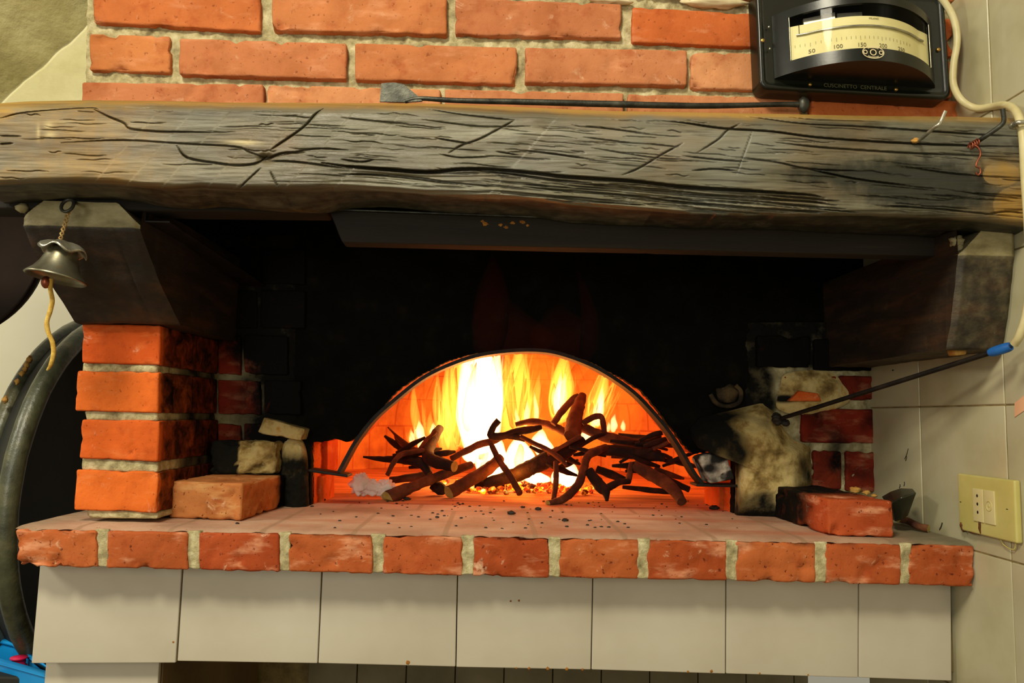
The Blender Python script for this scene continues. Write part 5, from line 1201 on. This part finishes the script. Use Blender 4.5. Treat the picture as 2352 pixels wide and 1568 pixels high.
    ering(.0148, .0086, .0010); ering(.0045, .0045, .0013); ering(.0030, .0030, .0011, -.0105); ering(.0030, .0030, .0011, .0105)
    for sg in (1, -1):
        for k in range(-4, 5):
            a = sg * math.pi / 2 + k * .15; u = ubd + .0115 * math.cos(a); w = wbd + .0066 * math.sin(a)
            mb.add([G(u + dx, w + dz, dB(ubd) + .0005) for dx, dz in ((-.0004, -.0009), (.0004, -.0009), (.0004, .0009), (-.0004, .0009))], [(0, 1, 2, 3)], 0, .5, None, False)
    mb.build('oval_badge', [M['ivory']], t, label='small cream oval badge', kind='open')
    # lettering on the lower border
    def at(px, py, d):
        best = None
        for iu in range(81):
            for iw in range(61):
                u = L * iu / 80; w = Hh * .35 * iw / 60; x, y = proj(G(u, w, d)); e_ = abs(x - px) + abs(y - py)
                if best is None or e_ < best[0]: best = (e_, u, w)
        return best[1], best[2]
    mb = MB(); u_, w_ = at(1964, 200, .0045); put(mb, 'CUSCINETTO  CENTRALE', .0078, u_, w_, 0, .0042); mb.build('engraved_name', [M['gilt']], t, kind='open')
    for (px, py, r) in ((1752, 92, .0032), (2158, 113, .0030), (1860, 196, .0026), (2058, 206, .0028)):
        u_, w_ = (lambda b: b)(min(((abs(proj(G(L * i / 80, Hh * j / 60, .005))[0] - px) + abs(proj(G(L * i / 80, Hh * j / 60, .005))[1] - py), L * i / 80, Hh * j / 60) for i in range(81) for j in range(61)))[1:])
        mb = MB(); c = G(u_, w_, .0045); lathe(mb, [(r, 0), (r, .0012), (r * .7, .0022), (.0001, .0026)], c, 20, axis_m=Matrix.Rotation(math.radians(90), 3, 'X')); 
        mb.build('screw', [M['brass']], t, label='brass slotted screw')
    for (px, py) in ((1766, 62), (1768, 112)):
        mb = MB(); lump(mb, P(px, py, Yp - .008), (.0015, .0015, .0018), rough=.1); mb.build('hinge_pin', [M['steel']], t)
gauge()
# ------------------------------------------------------------------ socket on the right wall
def socket():
    q = [(2216, 1221), (2350, 1243), (2345, 1100), (2213, 1090)]
    base = PX(2280, 1170, XW); t = thing('wall_socket', 'yellowed scorched double power socket on the tiled right wall', 'socket', base)
    f = [PX(x, y, XW) for x, y in q]
    y0, y1 = (f[0].y + f[3].y) / 2, (f[1].y + f[2].y) / 2; z0, z1 = (f[0].z + f[1].z) / 2, (f[2].z + f[3].z) / 2
    print('socket', y0, y1, z0, z1)
    d = .0085
    def B(mbx, a, b, c, e, dd, base_d=0.0, r=.002, m=0, **k):   # a..b across 0..1 (back to front), c..e up 0..1
        ya, yb = y0 + (y1 - y0) * a, y0 + (y1 - y0) * b; za, zb = z0 + (z1 - z0) * c, z0 + (z1 - z0) * e
        g = [V((XW - base_d - dd, ya, za)), V((XW - base_d - dd, yb, za)), V((XW - base_d - dd, yb, zb)), V((XW - base_d - dd, ya, zb))]
        hexa(mbx, g + [p + V((dd, 0, 0)) for p in g], r=r, step=.01, amp=0, m=m, **k)
    mb = MB(); B(mb, 0, 1, 0, 1, d, r=.004); mb.build('face_plate', [M['plastic']], t)
    mb = MB(); B(mb, .30, .48, .22, .78, .0016, d, r=.0008); B(mb, .50, .68, .22, .78, .0016, d, r=.0008); mod = mb.build('socket_module', [M['plastic_in']], t)
    mb = MB()
    for w in (.66, .52, .38):
        lump(mb, V((XW - d - .0017, y0 + (y1 - y0) * .385, z0 + (z1 - z0) * w)), (.0004, .0018, .0022), rough=.05)
    mb.build('pin_hole', [M['black_hole']], mod)
    mb = MB(); c = V((XW - d - .0018, y0 + (y1 - y0) * .59, z0 + (z1 - z0) * .52)); 
    tube(mb, [c + V((0, .0055 * math.cos(a), .0062 * math.sin(a))) for a in [k * math.pi / 10 for k in range(21)]], .0006, 6, 1); lump(mb, c, (.0006, .0015, .002), rough=.1); mb.build('cable_blank', [M['plastic']], mod)
    mb = MB(); lump(mb, V((XW - d - .0008, y0 + (y1 - y0) * .40, z0 + (z1 - z0) * .15)), (.001, .0022, .0075), rough=.5, nu=20, nv=14)
    lump(mb, V((XW - d * .6, y0 + (y1 - y0) * .05, z0 + (z1 - z0) * .06)), (.0048, .004, .007), rough=.35, nu=20, nv=14); lump(mb, V((XW - d * .45, y0 + (y1 - y0) * .22, z0 - .0002)), (.0042, .014, .0016), rough=.3, nu=20, nv=10)
    mb.build('scorch_mark', [M['burnt']], t, label='dark scorched streaks')
    mb = MB()
    for (a, b) in ((.02, .5), (.84, .52)): lump(mb, V((XW - d - .0002, y0 + (y1 - y0) * (a + .03), z0 + (z1 - z0) * b)), (.0005, .002, .0005), rough=.1)
    mb.build('screw_slot', [M['black_hole']], t)
    mb = MB(); tube(mb, [PX(2298, 1238, XW - .003), PX(2305, 1250, XW - .003), PX(2318, 1259, XW - .003), PX(2330, 1261, XW - .003), PX(2333, 1246, XW - .003)], .0008, 6, 4)
    mb.build('loose_wire', [M['plastic']], t)
socket()
# sticker and dark scratches on wall tiles
mb = MB(); f = [PX(2330, 958, XW - .0006), PX(2356, 940, XW - .0006), PX(2356, 905, XW - .0006), PX(2330, 925, XW - .0006)]
hexa(mb, f + [p + V((.0005, 0, 0)) for p in f], r=.0001, step=.05, amp=0)
mb.build('sticker', [M['sticker']], base=f[0], label='faded peach coloured sticker on the right wall tile at the picture edge', cat='sticker')
mb = MB()
for (x0, y0, x1, y1, r) in ((2078, 1054, 2086, 1030, .0006), (2080, 1058, 2082, 1046, .0007), (2158, 1216, 2164, 1200, .0008), (2066, 1120, 2067, 1112, .0008), (2076, 1116, 2077, 1106, .0007), (2050, 850, 2052, 850, .0012)):
    tube(mb, [PX(x0, y0, XW - .0003), PX((x0 + x1) / 2 + 1, (y0 + y1) / 2, XW - .0003), PX(x1, y1, XW - .0003)], r, 6, 3)
mb.build('soot_scratches', [M['coal']], base=PX(2110, 1120, XW), label='short black soot scratches on the tiles above the hearth', cat='marks', kind='stuff')
# ------------------------------------------------------------------ scoop, stick and chips behind the right brick
def right_bits():
    mb = MB()
    rim = [(2022, 1143), (2040, 1130), (2065, 1121), (2096, 1122), (2090, 1140), (2082, 1155)]; 
    A = [PX(2030, 1134, XW - .05), P(2045, 1129, 1.19), P(2068, 1121, 1.175), P(2096, 1122, 1.155)]
    A[0] = P(2026, 1140, 1.20)
    Bm = [P(2040, 1162, 1.16), P(2052, 1152, 1.13), P(2070, 1142, 1.12), P(2104, 1132, 1.12)]
    Cb = [P(2046, 1188, 1.17), P(2056, 1196, 1.15), P(2072, 1192, 1.14), P(2086, 1182, 1.145)]
    def surf(u, v):
        def cv(Lx): k = min(int(u * 3), 2); return Lx[k].lerp(Lx[k + 1], u * 3 - k)
        a, b, c = cv(A), cv(Bm), cv(Cb); return a.lerp(b, v * 2) if v < .5 else b.lerp(c, v * 2 - 1)
    grid(mb, surf, 24, 24); grid(mb, lambda u, v: surf(u, v) + V((.0015, .003, -.001)), 24, 24)
    mb.v = [(a, b, max(c, ZH + .0006)) for a, b, c in mb.v]
    mb.build('metal_scoop', [M['foil']], base=P(2070, 1190, 1.15), label='dark shiny crumpled metal scoop leaning on the wall behind the right brick', cat='scoop', kind='open')
    mb = MB(); pts = [PZ(2062, 1192, ZH + .016), PZ(2085, 1196, ZH + .012), PZ(2110, 1208, ZH + .008), PZ(2133, 1214, ZH + .006)]
    tube(mb, pts, [.0045, .0052, .0052, .0056], 12, 4, .1, 0, 1); mb.build('stick', [M['bark'], M['sawn']], base=pts[2], label='short brown stick lying against the tiled wall right of the brick', cat='stick')
    for k, (x, y, w, lab) in enumerate(((1965, 1121, 13, 'yellow wood chip lying on the back of the right brick'), (1990, 1127, 9, 'grey and yellow crumb beside the yellow wood chip'), (2008, 1134, 7, 'small ochre chip at the rear corner of the right brick'))):
        p = P(x, y + 4, 1.215 - .01 * k); mb = MB(); lump(mb, p, (m2(w, 1.2), .004, m2(w * .55, 1.2)), rough=.5, sc=2.4); mb.build('wood_chip', [M['straw']], base=p, label=lab, cat='chip', group='chips behind the right brick')
right_bits()
# ------------------------------------------------------------------ things at the far left
def left_bits():
    t = thing('round_drum', 'large dark round drum with two thick weathered rims standing on edge beside the hearth', 'drum', V((-.75, 1.32, .77)))
    def ringpts(px, X):
        """rim circle in an upright plane beside the hearth, through the seen arc"""
        q = [PX(x, y, X) for x, y in px]; A = np.array([[p.y, p.z, 1] for p in q]); bb = np.array([p.y ** 2 + p.z ** 2 for p in q])
        s_, *_ = np.linalg.lstsq(A, bb, rcond=None); cy, cz = s_[0] / 2, s_[1] / 2; r_ = math.sqrt(s_[2] + cy * cy + cz * cz)
        print('drum', X, cy, cz, r_); out = []
        for k in range(73):
            th = 2 * math.pi * k / 72; c = V((X, cy + r_ * math.cos(th), cz + r_ * math.sin(th))); out.append(c)
        for c in out:   # follow the seen arc where there is one
            best = min(q, key=lambda p: (p - c).length)
        return out, cy, cz, r_
    XBf, XAf = -.708, -.79
    B, cyb, czb, rb_ = ringpts([(200, 752), (165, 800), (122, 860), (82, 930), (47, 1010), (24, 1090), (14, 1180), (13, 1270), (22, 1350), (42, 1430), (75, 1498)], XBf)
    Aa, cya, cza, ra_ = ringpts([(190, 748), (128, 782), (80, 836), (40, 900), (6, 970), (-22, 1060), (-36, 1160), (-38, 1270), (-28, 1370), (0, 1460)], XAf)
    mb = MB(); tube(mb, B, .0155, 16, 1, .05); mb.build('front_rim', [M['rubber']], t)
    mb = MB(); tube(mb, Aa, .0145, 14, 1, .06); mb.build('rear_rim', [M['rubber']], t)
    mb = MB(); b2 = [V((XBf - .008, p.y, p.z)) for p in B]; a2 = [V((XAf, p.y, p.z)) for p in Aa]; n = len(b2)
    mb.add(b2 + a2 + [V((XAf + .01, cya, cza))], [(i, i + 1, n + i + 1, n + i) for i in range(n - 1)] + [(n + i, n + i + 1, 2 * n) for i in range(n - 1)])
    mb.build('drum_shell', [M['drum']], t, kind='open')
    mb = MB()
    for (x, y, r) in ((68, 826, 7), (62, 838, 6), (50, 858, 5), (40, 876, 6), (12, 918, 6), (58, 848, 5)): lump(mb, PX(x, y, XAf + .012), (.004, m2(r, 1.3), m2(r * 1.2, 1.3)), rough=.5)
    mb.build('dried_mortar', [M['straw']], t, label='yellow dried flecks on the rear rim')
    t = thing('round_pan', 'large dark brown round pan hanging at the left picture edge', 'pan', P(-110, 790, 1.17))
    mb = MB(); c = P(-112, 560, 1.20); rr = m2(243, 1.17); rx = Matrix.Rotation(math.radians(90), 3, 'X')
    lathe(mb, [(.0001, 0), (rr * .86, 0), (rr * .9, .004), (rr, .03), (rr + .004, .03), (rr * .93, -.003), (.0001, -.004)], c, 72, axis_m=rx); mb.build('pan_body', [M['pan']], t)
    mb = MB(); tube(mb, [c + rx @ V((rr * math.cos(a), rr * math.sin(a), .031)) for a in [k * math.pi / 30 for k in range(61)]], .0022, 8, 1); mb.build('rim', [M['pan']], t)
    # crate
    zr = PZ(98, 1545, PZ(98, 1545, .75).z).z; zr = P(98, 1545, 1.145).z
    Fc, Rc = PZ(35, 1480, zr), PZ(126, 1553, zr); FL = PZ(-190, 1466, zr); BLc = Fc + (FL - Rc)
    t = thing('plastic_crate', 'bright blue plastic crate at the bottom left corner', 'crate', (Fc + FL) / 2 - V((0, 0, .16)))
    mb = MB(); top = [FL, Rc, Fc, BLc]; cen = sum(top, V()) / 4; bot = [cen + (p - cen) * .86 - V((0, 0, .16)) for p in top]; th = .003
    inn = [cen + (p - cen) * .975 for p in top]; inb = [cen + (p - cen) * .84 - V((0, 0, .155)) for p in top]
    mb.add(top + bot + inn + inb, [(i, (i + 1) % 4, 4 + (i + 1) % 4, 4 + i) for i in range(4)] + [(8 + i, 12 + i, 12 + (i + 1) % 4, 8 + (i + 1) % 4) for i in range(4)] + [(4, 5, 6, 7), (12, 15, 14, 13)] + [(i, 8 + i, 8 + (i + 1) % 4, (i + 1) % 4) for i in range(4)], 0, .5, None, False)
    mb.build('crate_body', [M['blue']], t, kind='open')
    mb = MB(); tube(mb, top + [top[0]], .0045, 8, 1); mb.build('crate_rim', [M['blue']], t)
    p = P(43, 1519, 1.20); sp = thing('thread_reel', 'small magenta thread reel inside the blue crate', 'reel', p - V((0, 0, .01)))
    mb = MB(); s = 1.2 / F; lathe(mb, [(.0001, -13 * s), (16 * s, -12 * s), (17 * s, -8 * s), (13 * s, -6 * s), (14 * s, 0), (13 * s, 5 * s), (17 * s, 7 * s), (17 * s, 10 * s), (.0001, 12 * s)], p, 32); mb.build('thread', [M['red']], sp)
    mb = MB(); z0 = p.z - .012; box(mb, p.x - .03, p.x + .03, p.y - .03, p.y + .03, zr - .15, z0, r=.004, step=.03, amp=0)
    mb.build('storage_box', [M['drum']], base=(p.x, p.y, zr - .15), label='dark box inside the blue crate carrying the magenta reel', cat='box')
left_bits()
